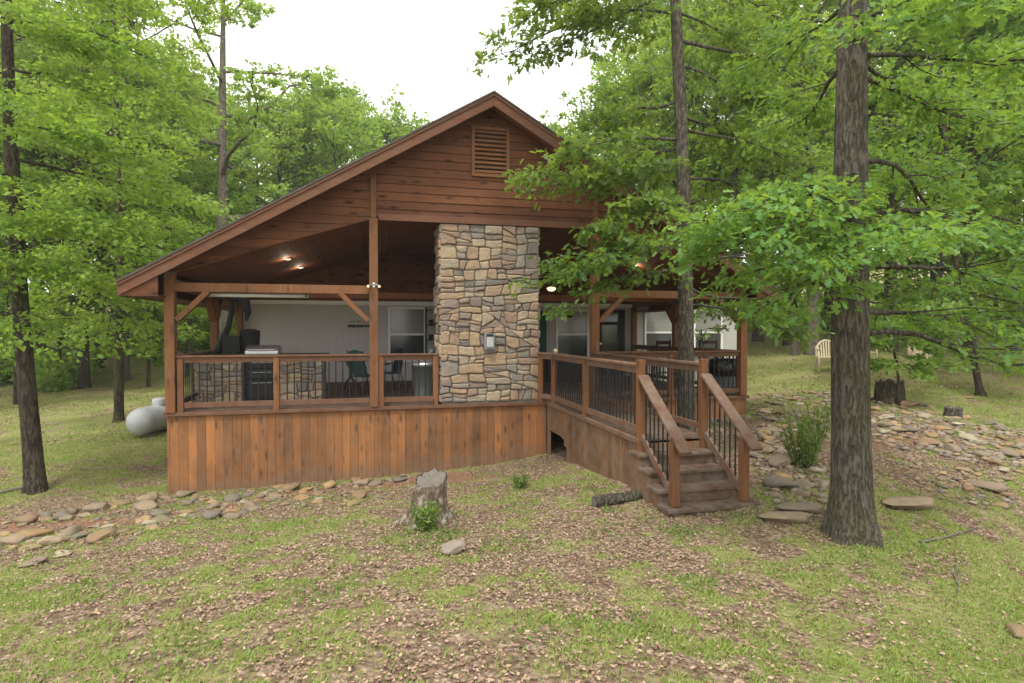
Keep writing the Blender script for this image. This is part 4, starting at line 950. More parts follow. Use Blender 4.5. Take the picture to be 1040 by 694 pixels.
near_tree('sapling', 'small leafy sapling growing beside the big dark stump right of the oak trunk', [(914, 402, 12.0), (912, 375, 12), (905, 345, 12), (898, 320, 12)], .06,
    [(880, 345, 11.8, .1), (935, 350, 11.8, .1), (900, 330, 11.7, .0), (950, 370, 11.6, .2), (890, 372, 11.7, .1), (925, 325, 12, .1), (960, 340, 12, .2), (930, 378, 11.6, .2, .6)],
    'leafR', 'bark2', .11, 2600, LEAF, LEAF_T, 6, cat='sapling', flare=.1, sprl=.5, sprw=.28, nseg=8, top_z=0, limb_r=.012)
near_tree('sapling', 'tiny sapling with yellow green leaves before the bright wall windows', [(718, 440, 10.4), (716, 370, 10.4), (712, 335, 10.4)], .03,
    [(706, 322, 10.3, 0), (722, 315, 10.3, 0), (735, 335, 10.3, 0), (712, 340, 10.3, 0, .6)], 'fern', 'bark2', .08, 200, LEAF, LEAF_T, 7, cat='sapling', flare=.1, sprl=.22, sprw=.12, nseg=8, top_z=0, limb_r=.006, sub=1)

# ------------------------------------------------------------------ forest behind
def forest_proto(seed, Ht, r0, cs, nl, ll, nleaf, ls, mat_, bark, spr=2.2, fork=False):
    rs = np.random.RandomState(seed); mb = MB(); PP = []; DD = []
    lean = rs.randn(2) * .03 * Ht; path = [np.array([lean[0] * s * s, lean[1] * s * s + .02 * math.sin(s * 7), Ht * s - .3]) for s in np.linspace(0, 1, 8)]
    mb = trunk_mesh(path, list(np.linspace(r0, r0 * .15, 8)), 12, rs, .35, .03); pa = np.array(path)
    for i in range(nl):
        s = cs + (1 - cs) * (i + rs.rand()) / nl; b_ = np.array([np.interp(s * Ht - .3, pa[:, 2], pa[:, j]) for j in range(3)])
        a_ = i * 2.4 + rs.rand() * 1.2; u_ = (s - cs) / (1 - cs); L = ll * (math.sin(math.pi * min(1, u_ * .8 + .22)) ** .7) * rs.uniform(.65, 1.2)
        rise = rs.uniform(.05, .45) + .5 * u_ ; tip = b_ + np.array([math.cos(a_) * L, math.sin(a_) * L, L * rise]); pt = bend(rs, b_, tip, 5, .07)
        skeleton_tube(mb, pt, r0 * .34 * (1.15 - u_), .012, 6); pt = np.array(pt)
        for j in range(5):
            q = .35 + .65 * (j + rs.rand()) / 5; c = np.array([np.interp(q * 5, range(6), pt[:, k]) for k in range(3)]); d_ = unit(tip - b_) + rs.randn(3) * np.array([.7, .7, .25]); e_ = c + unit(d_) * spr * rs.uniform(.5, 1.1)
            skeleton_tube(mb, [c, e_], .02, .006, 4); p_, dd, _ = spray(rs, c, e_, spr * .45, nleaf // (nl * 5), 10, .1, .16); PP.append(p_); DD.append(dd)
    pos = np.concatenate(PP); V, T = leaves(pos, np.concatenate(DD), np.array([0, 0, 1.]) + rs.randn(len(pos), 3) * .6, ls * rs.uniform(.6, 1.3, len(pos)))
    root = empty('forest_tree', (0, 0, 0)); tr = mb.build('trunk', M[bark], None, smooth=True); tr.parent = root
    fast_mesh('crown', V, T, np.repeat(np.clip(.5 + .2 * rs.randn(len(pos)) + .2 * np.sin(pos[:, 0] + pos[:, 2] * 1.3), 0, 1), 2), M[mat_], root)
    return root
def place_tall():
    o = forest_proto(77, 20, .34, .36, 15, 5.6, 11000, .21, 'leafF', 'bark3', 1.9); p = P(226, 340, 26); o.location = (p[0], p[1], H(p[0], p[1])); tag(o, 'tall tree with pale straight trunk rising above the left roof slope', 'tree'); return o
protos = [forest_proto(31, 17, .24, .28, 30, 4.2, 15500, .20, 'leafF', 'bark2'), forest_proto(32, 19, .28, .38, 28, 4.6, 15500, .21, 'leafF', 'bark3'),
          forest_proto(33, 14, .19, .2, 30, 3.8, 15000, .19, 'leafL', 'bark2'), forest_proto(34, 21, .30, .42, 28, 5.0, 16000, .22, 'leafR', 'bark'),
          forest_proto(35, 8, .09, .15, 24, 2.6, 9000, .15, 'leafL', 'bark2', 1.3)]
used = [False] * 5
def place(k, px_, t, sc, label, group, zs=1., sink=0.):
    p = P(px_, 340, t); z = H(p[0], p[1]) - sink
    o = protos[k] if not used[k] else dup_tree(protos[k]); used[k] = True
    o.location = (p[0], p[1], z); o.rotation_euler.z = RS.rand() * 6.28; o.scale = (sc, sc, sc * zs); tag(o, label, 'tree', group); return o
GL = 'forest trees left of the cabin'; GB = 'forest trees behind the cabin roof'; GR = 'forest trees up the slope right of the cabin'
LL = 'green forest tree in the woods beyond the left yard'; LB = 'pale green forest tree rising behind the cabin roof'; LR = 'green forest tree on the wooded slope right of the cabin'
place_tall()
place(1, 842, 22, .9, 'tree with stout grey trunk left of the pale chair on the slope', None).location = tuple(ground_at(826, 361)[0])
o = place(1, 806, 21, .5, 'young tree with thin pale trunk on the slope by the porch corner', None); o.location = tuple(ground_at(807, 361)[0])
for q in [(0, -90, 20, 1), (2, -30, 25, 1.05), (3, 40, 27, .9), (0, 85, 24, .85), (2, 100, 30, 1.1), (1, 125, 26, .9), (2, 160, 31, 1.1), (0, 195, 40, 1.), (2, 262, 44, 1.2), (3, -60, 36, 1.1), (0, 20, 38, 1.1), (1, 70, 42, 1.1), (2, 140, 44, 1.2), (3, 190, 48, 1.0), (2, 240, 46, .9), (0, -120, 40, 1.2), (4, 15, 20, 1.0), (4, 60, 26, 1.2), (4, 190, 27, 1.), (4, 150, 24, .9), (4, 105, 33, 1.4), (4, 215, 38, 1.6), (4, -40, 26, 1.4), (0, 60, 60, 1.4), (3, 130, 62, 1.4), (1, 200, 60, 1.3), (2, 0, 60, 1.5), (3, -180, 30, 1.1), (4, 180, 45, 1.6), (4, 240, 50, 1.6)]:
    place(*q, LL, GL)
for q in [(2, 285, 40, 1.25), (1, 335, 46, 1.0), (0, 378, 50, 1.08), (2, 415, 52, 1.35), (3, 345, 60, 1.12), (0, 300, 56, 1.25), (1, 455, 62, .98), (2, 530, 56, 1.1), (0, 600, 50, .95), (1, 635, 48, 1.), (2, 320, 66, 1.6), (0, 430, 66, 1.15), (3, 555, 66, .9), (4, 300, 50, 2.), (4, 580, 44, 2.), (3, 655, 44, 1.15), (4, 400, 52, 2.4), (4, 350, 42, 2.)]:
    place(*q, LB, GB)
for q in [(0, 640, 34, .8), (2, 660, 26, .95), (0, 700, 30, 1.), (3, 745, 24, .8), (3, 770, 34, 1.), (2, 800, 30, 1.1), (3, 875, 30, .9), (3, 905, 24, .8), (3, 950, 28, 1.), (3, 985, 21, .75), (3, 1030, 25, .85), (1, 1080, 22, 1.), (2, 1120, 28, 1.2), (4, 1060, 15, 1.), (4, 880, 32, 1.5), (4, 770, 40, 1.6), (4, 940, 38, 1.7), (4, 1010, 34, 1.6), (4, 830, 46, 1.8), (0, 840, 44, 1.2), (3, 720, 46, 1.1), (2, 900, 48, 1.3), (1, 980, 46, 1.2), (0, 1050, 42, 1.3), (2, 1160, 36, 1.4), (3, 800, 60, 1.3), (0, 900, 64, 1.4), (2, 1000, 60, 1.6), (2, 700, 60, 1.3), (4, 720, 36, 1.6), (4, 1100, 30, 1.6), (4, 660, 34, 1.4), (2, 1090, 17, .9)]:
    place(*q, LR, GR)
# undergrowth at the wood's edge
rs = RS; PP = []; DD = []; 
def clumpy(n, pxa, pxb, ta, tb, ha, hb, per):
    for i in range(n):
        p = P(rs.uniform(pxa, pxb), 340, rs.uniform(ta, tb)); z = H(p[0], p[1]); h_ = rs.uniform(ha, hb); c = np.array([p[0], p[1], z + h_ * .4])
        q = rs.randn(per, 3); q = unit(q) * (rs.rand(per, 1) ** .45) * np.array([h_ * .85, h_ * .85, h_ * .6]); PP.append(c + q); d_ = unit(q) + rs.randn(per, 3) * .6; DD.append(d_)
clumpy(120, -150, 260, 33, 46, .8, 2.4, 330); clumpy(70, 130, 230, 42, 52, .8, 3., 350); clumpy(110, 640, 1200, 38, 60, .8, 2.8, 330); clumpy(26, -150, 90, 23, 28, .5, 1.6, 400)
pos = np.concatenate(PP); V, T = leaves(pos, np.concatenate(DD), np.array([0, 0, 1.]) + rs.randn(len(pos), 3) * .7, rs.uniform(.14, .32, len(pos)))
tag(fast_mesh('undergrowth', V, T, np.repeat(rs.rand(len(pos)), 2), M['leafF']), 'dense green undergrowth along the edge of the woods', 'undergrowth', None, 'stuff')

# ------------------------------------------------------------------ rocks
def rock_mesh(seed, flat):
    rs_ = np.random.RandomState(seed); import bmesh
    bm = bmesh.new(); bmesh.ops.create_icosphere(bm, subdivisions=3, radius=.5)
    pl = unit(rs_.randn(11, 3)); off = rs_.uniform(.22, .40, 11)
    for v in bm.verts:
        c = np.array(v.co)
        for n_, o_ in zip(pl, off):
            dd = c @ n_ - o_
            if dd > 0: c = c - n_ * dd * .97
        c = c * (1 + .10 * mnoise.noise(Vector(c * 3.2) + Vector((seed, 0, 0))) + .05 * mnoise.noise(Vector(c * 8)))
        v.co = (c[0] * 1.3, c[1], c[2] * flat * .8)
    me = bpy.data.meshes.new('stone'); bm.to_mesh(me); bm.free()
    me.materials.append(M['rock']); me.polygons.foreach_set('use_smooth', [True] * len(me.polygons)); return me
M['rockgrey'] = plain('pinkish rock', (.26, .21, .17), .9, 0, .4, 9)
RM = [rock_mesh(i, [.6, .5, .75, .45, .65, .35, .55, .8][i]) for i in range(8)]
def rock(x, y, size, label, group=None, cat='stone', name='stone', k=None, rz=None, sink=.29, sc=(1, 1, 1), tilt=.15):
    k = rs.randint(8) if k is None else k; o = bpy.data.objects.new(name, RM[k]); COL.objects.link(o)
    o.location = (x, y, H(x, y) + size * .5 * .8 * [.6, .5, .75, .45, .65, .35, .55, .8][k] * sc[2] * (1 - 2 * sink)); o.scale = (size * sc[0], size * sc[1], size * sc[2])
    o.rotation_euler = (rs.uniform(-tilt, tilt), rs.uniform(-tilt, tilt), rs.rand() * 6.28 if rz is None else rz); return tag(o, label, cat, group)
def gpx(x, y): return ground_at(x, y)[0]
placed = []
def bed(poly_fn, n, label, group, smin, smax, pw=2.):
    c = 0; tr = 0
    while c < n and tr < n * 30:
        tr += 1; x, y = poly_fn(); g_, t_ = ground_at(x, y); s = smin + (smax - smin) * rs.rand() ** pw
        if any((g_[0] - a) ** 2 + (g_[1] - b) ** 2 < (.42 * (s + r)) ** 2 for a, b, r in placed): continue
        if -3.3 - s < g_[0] < 7.7 and g_[1] > -.05 - s * .4: continue
        if 3.0 < g_[0] < 4.4 and g_[1] > -5.2: continue
        placed.append((g_[0], g_[1], s)); rock(g_[0], g_[1], s, label, group); c += 1
def seg(ps, w):
    def f_():
        i = rs.randint(len(ps) - 1); u = rs.rand(); a, b = ps[i], ps[i + 1]
        return a[0] + (b[0] - a[0]) * u, a[1] + (b[1] - a[1]) * u + rs.randn() * w
    return f_
for (x, y, s, l) in [(98, 520, .30, 'squarish yellow tan stone in the left creek bed'), (80, 519, .24, 'orange tan stone beside the squarish yellow one in the left bed'), (66, 527, .28, 'brown grey slab at the left end of the creek bed'), (152, 507, .32, 'pale flat stone near the left corner of the porch skirt'), (150, 517, .30, 'orange brown stone below the pale flat one near the skirt corner'), (63, 565, .22, 'yellow stone alone on the grass at lower left'), (188, 504, .26, 'orange stone touching the left skirt corner'), (34, 574, .27, 'flat pinkish stone in the grass at lower left'),
                     (478, 471, .30, 'grey stone against the foot of the skirt behind the stump'), (462, 561, .25, 'lone mossy pinkish grey rock in front of the tree stump'), (1034, 645, .22, 'pale rock cut by the right edge of the foreground')]:
    g_ = gpx(x, y); o = rock(g_[0], g_[1], s, l)
    if y == 561: o.material_slots[0].link = 'OBJECT'; o.material_slots[0].material = M['rockgrey']
    placed.append((g_[0], g_[1], s))
bed(seg([(0, 533), (80, 523), (160, 512), (250, 503), (330, 492), (400, 487), (470, 473)], 3.5), 62, 'rounded tan or grey stone along the foot of the porch skirt', 'stones along the porch skirt', .12, .32)
bed(seg([(0, 556), (60, 548), (130, 537), (200, 526), (270, 514), (340, 505), (385, 500)], 5), 88, 'rounded tan or grey stone in the lower row of the left creek bed', 'stones in the left creek bed', .10, .31)
def inpoly(ps):
    xs_ = [p[0] for p in ps]; ys_ = [p[1] for p in ps]
    def f_():
        while True:
            x, y = rs.uniform(min(xs_), max(xs_)), rs.uniform(min(ys_), max(ys_)); ins = False
            for i in range(len(ps)):
                (x1_, y1_), (x2_, y2_) = ps[i], ps[i - 1]
                if (y1_ > y) != (y2_ > y) and x < (x2_ - x1_) * (y - y1_) / (y2_ - y1_) + x1_: ins = not ins
            if ins: return x, y
    return f_
bed(inpoly([(765, 400), (840, 398), (900, 402), (960, 418), (1045, 440), (1045, 478), (985, 468), (930, 452), (860, 440), (765, 450)]), 170, 'weathered creek stone in the dry rock bed behind the big oak', 'stones in the right rock bed', .09, .30, 1.6)
bed(inpoly([(765, 455), (835, 450), (840, 520), (800, 522), (775, 500)]), 26, 'weathered stone scattered between the stairs and the big oak', 'stones between stairs and oak', .10, .34)
bed(inpoly([(900, 470), (1045, 480), (1045, 520), (960, 512)]), 22, 'small stone scattered right of the big oak', 'stones right of the oak', .08, .34)
for (x, y, s, l, rz_) in [(920, 514, .62, 'large flat brown slab lying right of the big oak trunk', .1), (795, 528, .55, 'mossy curved slab stacked at the left foot of the big oak', -.2), (810, 520, .5, 'mossy slab resting above the curved one by the oak foot', -.1), (1005, 497, .42, 'low flat mossy slab far right of the oak', -.6), (785, 440, .42, 'broad pale green boulder right of the stair handrail', .2), (985, 405, .22, 'lone rock on the shaded grass by the thin sapling', 0)]:
    g_ = gpx(x, y); rock(g_[0], g_[1], s, l, k=5 if s > .45 else 1, rz=rz_, sc=(1.1, .75, .8), tilt=.05)
# gravel stuff
PPx = []; TTx = []; tn = []
import itertools
ico = RM[0]; iv = None
import bmesh as _bm
b_ = _bm.new(); _bm.ops.create_icosphere(b_, subdivisions=1, radius=.5); iv = np.array([v.co[:] for v in b_.verts]); it = np.array([[v.index for v in f.verts] for f in b_.faces]); b_.free()
def gravel(fn, n, smin, smax):
    for i in range(n):
        x, y = fn(); d = ground_at(x, y)[0]
        if -3.35 < d[0] < 7.7 and d[1] > -.05: continue
        if 3.05 < d[0] < 4.35 and d[1] > -5.1: continue
        s = smin + (smax - smin) * rs.rand() ** 2; w_ = iv * (1 + .25 * rs.randn(len(iv), 1)) * np.array([s * 1.2, s, s * .55]); a_ = rs.rand() * 6.28
        w_ = np.stack([w_[:, 0] * math.cos(a_) - w_[:, 1] * math.sin(a_), w_[:, 0] * math.sin(a_) + w_[:, 1] * math.cos(a_), w_[:, 2]], 1) + d + np.array([0, 0, s * .1])
        TTx.append(it + len(PPx) * len(iv)); PPx.append(w_); tn.append(rs.rand())
gravel(seg([(0, 550), (60, 545), (130, 533), (200, 522), (270, 512), (340, 503), (440, 490)], 7), 500, .03, .09)
gravel(inpoly([(765, 400), (840, 398), (900, 402), (960, 418), (1045, 440), (1045, 478), (985, 470), (930, 460), (860, 450), (765, 460)]), 1100, .04, .15)
gravel(inpoly([(765, 455), (835, 450), (840, 520), (800, 522), (775, 500)]), 220, .04, .13)
gravel(inpoly([(640, 405), (700, 400), (760, 425), (770, 450), (700, 440)]), 160, .06, .2)
gravel(inpoly([(900, 470), (1045, 480), (1045, 520), (960, 512)]), 160, .03, .1)
tag(fast_mesh('gravel', np.concatenate(PPx), np.concatenate(TTx), np.repeat(tn, len(it)), M['gravel']), 'small loose stones filling the dry creek beds', 'gravel', None, 'stuff')

# ------------------------------------------------------------------ stumps, log, sticks
def m_cut():
    n = NT('weathered cut wood'); v = n.obj(); c = n.mix(n.noise(v, 18, 7, .7), (.07, .06, .05), (.21, .19, .16)); return n.pbr(c, .95, 0, n.bump(n.noise(v, 40, 5), .8, .02), .1)
M['cut'] = m_cut()
def m_lich():
    n = NT('lichened stump bark'); v = n.obj((1, 1, .5)); g_ = n.noise(v, 16, 8, .75); c = n.ramp(g_, [(.34, (.05, .038, .03)), (.50, (.15, .115, .085)), (.58, (.34, .31, .24)), (.72, (.48, .45, .36))])
    c = n.mix(n.ramp(n.noise(v, 5, 4), [(.5, 0.), (.6, .6)]), c, (.13, .09, .065)); return n.pbr(c, .95, 0, n.bump(g_, 1., .05), .1)
M['lichen'] = m_lich()
def stump(px_, py_, dia, h_, name, label, mat_, jag=.06, flare=.7, slope=0., seed=1, dx=0):
    g_, t_ = ground_at(px_, py_); rs_ = np.random.RandomState(seed); n_ = 40; K = 14; root = empty(name, tuple(g_), label, 'stump'); mb = MB(); vs = []
    top = []
    for i in range(K):
        s_ = i / (K - 1)
        for k in range(n_):
            a_ = 2 * math.pi * k / n_; ht = h_ * (1 + slope * math.cos(a_ + 2.2)) + jag * mnoise.noise(Vector((math.cos(a_) * 2.5, math.sin(a_) * 2.5, seed)))
            z = -.08 + (ht + .08) * s_; fl = flare * math.exp(-max(z, 0) / (dia * .32)) * (1 + .5 * math.sin(4 * a_ + seed) + .35 * math.sin(7 * a_))
            r_ = dia / 2 * (1 + fl + .12 * mnoise.noise(Vector((math.cos(a_) * 3, math.sin(a_) * 3, z * 2 + seed))) + .07 * mnoise.noise(Vector((math.cos(a_) * 10, math.sin(a_) * 10, z * 6))))
            if i == K - 1: r_ *= .93
            vs.append((g_[0] + r_ * math.cos(a_) + dx * s_, g_[1] + r_ * math.sin(a_), g_[2] + z))
            if i == K - 1: top.append((g_[0] + r_ * .96 * math.cos(a_) + dx, g_[1] + r_ * .96 * math.sin(a_), g_[2] + z - .012))
    mb.add(vs, [(i * n_ + k, i * n_ + (k + 1) % n_, (i + 1) * n_ + (k + 1) % n_, (i + 1) * n_ + k) for i in range(K - 1) for k in range(n_)]); mb.build('bark', M[mat_], root, smooth=True)
    mb = MB(); c = np.mean(top, 0); mid = [tuple(c + (np.array(q) - c) * .5 + np.array([0, 0, rs_.uniform(-.03, .01)])) for q in top]
    mb.add(top + mid + [tuple(c - np.array([0, 0, .03]))], [(k, (k + 1) % n_, n_ + (k + 1) % n_, n_ + k) for k in range(n_)] + [(n_ + k, n_ + (k + 1) % n_, 2 * n_) for k in range(n_)]); mb.build('cut_top', M['cut'], root, smooth=True)
    return root
stump(436, 531, .37, .50, 'tree_stump', 'tall lichen covered tree stump in the middle of the front yard', 'lichen', .05, .75, -.12, 3, .02)
stump(903, 409, .50, .46, 'tree_stump', 'wide dark rotting stump behind the big oak trunk', 'bark2', .10, .2, 0, 5)
stump(968, 425, .26, .20, 'tree_stump', 'small low stump at the edge of the right rock bed', 'bark', .03, .25, 0, 7)
a_, b_ = gpx(603, 516), gpx(657, 507)
e = empty('log', tuple(a_), 'short weathered log lying on leaves at the left foot of the stairs', 'log')
mb = MB(); pth = [a_ + (b_ - a_) * s_ + np.array([0, 0, .055 + .006 * math.sin(s_ * 9)]) for s_ in np.linspace(0, 1, 8)]; mb.tube(pth, [.066, .07, .066, .07, .064, .062, .06, .05], 16); mb.build('log_body', M['bark'], e, smooth=True)
mb = MB(); dirn = unit(a_ - b_); mb.tube([pth[0] + dirn * .001, pth[0] + dirn * .006], [.058, .05], 14); mb.build('cut_end', M['cut'], e)
def stick(pxs, r_, label, name='stick', mt='cut'):
    pts_ = [gpx(*q) + np.array([0, 0, r_ + .01]) for q in pxs]; mb_ = MB(tuple(pts_[0])); mb_.tube(pts_, list(np.linspace(r_, r_ * .5, len(pts_))), 6); return tag(mb_.build(name, M[mt], None, smooth=True), label, 'stick')
stick([(971, 577), (969, 588), (974, 598), (973, 604)], .008, 'thin pale twig standing out on the grass at right')
stick([(935, 553), (960, 548), (992, 540)], .012, 'long thin fallen branch on the grass right of the oak')
stick([(0, 503), (18, 499), (40, 497)], .03, 'grey fallen branch at the left edge behind the maple')
stick([(955, 540), (972, 552)], .009, 'short twig lying beside the long fallen branch')

# ------------------------------------------------------------------ shrub, weeds, grass, leaf litter
def shrub(px_, py_, h_, w_, n, label, seed, lean_=(0, 0)):
    rs_ = np.random.RandomState(seed); g_ = gpx(px_, py_); root = empty('shrub', tuple(g_), label, 'shrub'); mb = MB(); PP = []; DD = []
    for i in range(26):
        a_ = rs_.rand() * 6.28; r_ = w_ * rs_.rand() ** .6; tip = g_ + np.array([math.cos(a_) * r_ + lean_[0], math.sin(a_) * r_, h_ * rs_.uniform(.5, 1.)]); st_ = g_ + np.array([math.cos(a_) * r_ * .25, math.sin(a_) * r_ * .25, -.03]); pt = bend(rs_, st_, tip, 4, .05); mb.tube(pt, list(np.linspace(.006, .002, 5)), 5, cap=False)
        k = n // 26; u = rs_.uniform(.15, 1, k); pt = np.array(pt); c = np.stack([np.interp(u * 4, range(5), pt[:, j]) for j in range(3)], 1); PP.append(c + rs_.randn(k, 3) * .02); d_ = rs_.randn(k, 3) * .7; d_[:, 2] += .8; DD.append(d_)
    mb.build('stem', M['bark2'], root); pos = np.concatenate(PP); V, T = leaves(pos, np.concatenate(DD), rs_.randn(len(pos), 3), rs_.uniform(.03, .075, len(pos)), LEAF * np.array([1, .5, 1]))
    fast_mesh('foliage', V - g_, T, np.repeat(rs_.rand(len(pos)), 2), M['fern'], root)
shrub(817, 475, .88, .36, 2600, 'bushy green shrub growing between the stairs and the big oak', 1)
shrub(432, 541, .30, .16, 900, 'small green fern tuft growing against the front of the stump', 4)
shrub(529, 497, .18, .12, 500, 'small weed tuft on bare soil before the deck skirt corner', 5)
PP = []; SZ = []; DD = []
for (x, y, n, r_) in [(690, 543, 320, .22), (425, 540, 260, .22), (455, 545, 200, .2), (435, 520, 260, .12), (250, 488, 200, .35), (290, 478, 160, .3), (530, 512, 160, .35), (530, 488, 140, .12), (600, 500, 80, .2), (430, 555, 260, .3), (520, 555, 260, .35), (620, 545, 120, .3), (750, 525, 120, .2), (930, 560, 200, .4), (640, 640, 160, .25), (560, 640, 160, .3), (620, 520, 60, .1), (880, 570, 200, .35), (710, 595, 120, .2), (330, 600, 160, .3), (90, 600, 160, .35), (180, 660, 200, .3)]:
    g_ = gpx(x, y); q = rs.randn(n, 2) * r_ * .6; xx, yy = g_[0] + q[:, 0], g_[1] + q[:, 1]; PP.append(np.stack([xx, yy, hgt(xx, yy)], 1))
pos = np.concatenate(PP); d_ = rs.randn(len(pos), 3) * .55; d_[:, 2] = np.abs(d_[:, 2]) + .35
V, T = leaves(pos, d_, rs.randn(len(pos), 3) * .6 + np.array([0, 0, 1.]), rs.uniform(.02, .055, len(pos)), LEAF * np.array([1, .55, 1]))
tag(fast_mesh('weeds', V, T, np.repeat(rs.rand(len(pos)), 2), M['fern']), 'low broad leaved weeds scattered over the yard', 'weeds', None, 'stuff')
# scatter in view wedge with density falling with distance
def scatter(n, tmin, tmax, pw):
    t = tmin + (tmax - tmin) * rs.rand(n) ** pw; px_ = rs.uniform(-60, 1100, n); q = CAM + t[:, None] * (_F0 + ((px_ - 520) / 589)[:, None] * _R); x, y = q[:, 0], q[:, 1]
    ok = ~((x > -3.33) & (x < 7.65) & (y > -.02)) & ~((x > 3.15) & (x < 4.25) & (y > -4.95)); return x[ok], y[ok]
x, y = scatter(430000, 2.0, 14, .78); g_, dd_ = masks(x, y)
den = np.clip((g_ + (fbm(x, y, 6, 3) - .5) * 2.2 - .30) * 2.0, 0.10, 1) * np.clip(1.1 - dd_, .05, 1); k = rs.rand(len(x)) < den; x, y = x[k], y[k]; nn0 = len(x)
x2, y2 = scatter(120000, 13, 30, .9); k = rs.rand(len(x2)) < np.clip((fbm(x2, y2, 1.3, 3) - .35) * 3, .05, 1); x, y = np.r_[x, x2[k]], np.r_[y, y2[k]]; z = hgt(x, y); big = np.where(np.arange(len(x)) < nn0, 1., 1.9)
n_ = len(x); pos = np.stack([x, y, z - .004], 1); hh = big * rs.uniform(.015, .05, n_) * (1 + .5 * (fbm(x, y, 1.2, 2) - .4)); a_ = rs.rand(n_) * 6.28; ln = rs.uniform(.2, .9, n_)[:, None] * np.stack([np.cos(a_), np.sin(a_), 0 * a_], 1)
up = unit(np.array([0, 0, 1.]) + ln); sd_ = np.stack([-np.sin(a_), np.cos(a_), 0 * a_], 1); w_ = (big * rs.uniform(.0022, .0042, n_))[:, None]
V = np.stack([pos - sd_ * w_, pos + sd_ * w_, pos + up * hh[:, None] * .6 + sd_ * w_ * .7 , pos + up * hh[:, None] + ln * hh[:, None] * .35], 1).reshape(-1, 3); T = (np.array([[0, 1, 2], [0, 2, 3]])[None] + (np.arange(n_) * 4)[:, None, None]).reshape(-1, 3)
tn = np.clip(.45 + .25 * rs.randn(n_) + .5 * (fbm(x, y, .7, 3) - .5), 0, 1)
tag(fast_mesh('grass', V, T, np.repeat(tn, 2), M['grass']), 'short patchy grass growing over the yard', 'grass', None, 'stuff')
print('grass', n_)
x, y = scatter(260000, 2.0, 14, .72); g_, dd_ = masks(x, y)
den = np.clip((.74 - g_ + (fbm(x + 9, y, 8, 3) - .5) * 1.8) * 1.2, .16, 1) * np.clip(1.0 - dd_ * 1.1, .08, 1); k = rs.rand(len(x)) < den; x, y = x[k], y[k]; nn0 = len(x)
x2, y2 = scatter(90000, 13, 32, .9); k = rs.rand(len(x2)) < np.clip((.62 - fbm(x2, y2, .9, 4)) * 4, .04, 1); x, y = np.r_[x, x2[k]], np.r_[y, y2[k]]; big = np.where(np.arange(len(x)) < nn0, 1., 2.)
n_ = len(x); z = hgt(x, y)
CUR = np.array([[0, 0, .05], [.3, .28, .12], [.55, .0, 0], [.3, -.26, .14], [.75, .2, .1], [1, 0, .2], [.75, -.22, .05]]); CT = np.array([[0, 2, 1], [0, 3, 2], [1, 2, 4], [2, 5, 4], [2, 3, 6], [2, 6, 5]])
zz = z + rs.uniform(.0, .02, n_)
for a, b, sz in placed:
    dq = np.hypot(x - a, y - b); zz = np.where(dq < sz * .38, np.maximum(zz, z + sz * .17), zz)
pos = np.stack([x, y, zz], 1); d_ = rs.randn(n_, 3) * np.array([1, 1, .22]); V, T = leaves(pos, d_, np.array([0, 0, 1.]) + rs.randn(n_, 3) * .38, big * rs.uniform(.014, .036, n_), CUR, CT)
tag(fast_mesh('leaf_litter', V, T, np.repeat(np.clip(rs.rand(n_) * .9 + .1 * rs.randn(n_), 0, 1), 6), M['litter']), 'dry brown fallen leaves strewn over the yard', 'leaf litter', None, 'stuff')
print('litter', n_)

# ------------------------------------------------------------------ propane tank
g_, t_ = ground_at(162, 439); r_ = .325; c = np.array([g_[0], g_[1], g_[2] + r_ + .02])
tk = empty('propane_tank', (c[0], c[1], c[2] - r_ - .02), 'white rounded propane tank on the grass left of the porch', 'propane tank')
ang = RAD(74)      # tank axis, seen half end-on
ax = np.array([math.cos(ang), math.sin(ang), 0]); sdv = np.array([-math.sin(ang), math.cos(ang), 0])
mb = MB(); prof = []; Lh = .62
for i in range(9): a_ = math.pi / 2 * i / 8; prof.append((r_ * math.sin(a_) + 1e-4, -Lh - .30 * math.cos(a_)))
for i in range(9): a_ = math.pi / 2 * (8 - i) / 8; prof.append((r_ * math.sin(a_) + 1e-4, Lh + .30 * math.cos(a_)))
n_ = 36; vs = []
for r2, h2 in prof:
    for k in range(n_): a_ = 2 * math.pi * k / n_; vs.append(tuple(c + ax * h2 + sdv * r2 * math.cos(a_) + np.array([0, 0, r2 * math.sin(a_)])))
mb.add(vs, [(i * n_ + k, i * n_ + (k + 1) % n_, (i + 1) * n_ + (k + 1) % n_, (i + 1) * n_ + k) for i in range(len(prof) - 1) for k in range(n_)]); mb.build('shell', M['tankw'], tk, smooth=True)
mb = MB(); mb.lathe(tuple(c + np.array([0, 0, r_ - .02])), [(.15, 0), (.15, .13), (.13, .16), (.06, .18), (.001, .185)], 20); mb.build('valve_dome', M['tankw'], tk, smooth=True)
for s in (-.45, .45):
    q = c + ax * s; mb = MB(); mb.beam(q + sdv * -.2 + np.array([0, 0, -r_ - .04]), q + sdv * .2 + np.array([0, 0, -r_ - .04]), .1, .14, .5); mb.build('foot', M['greyp'], tk)

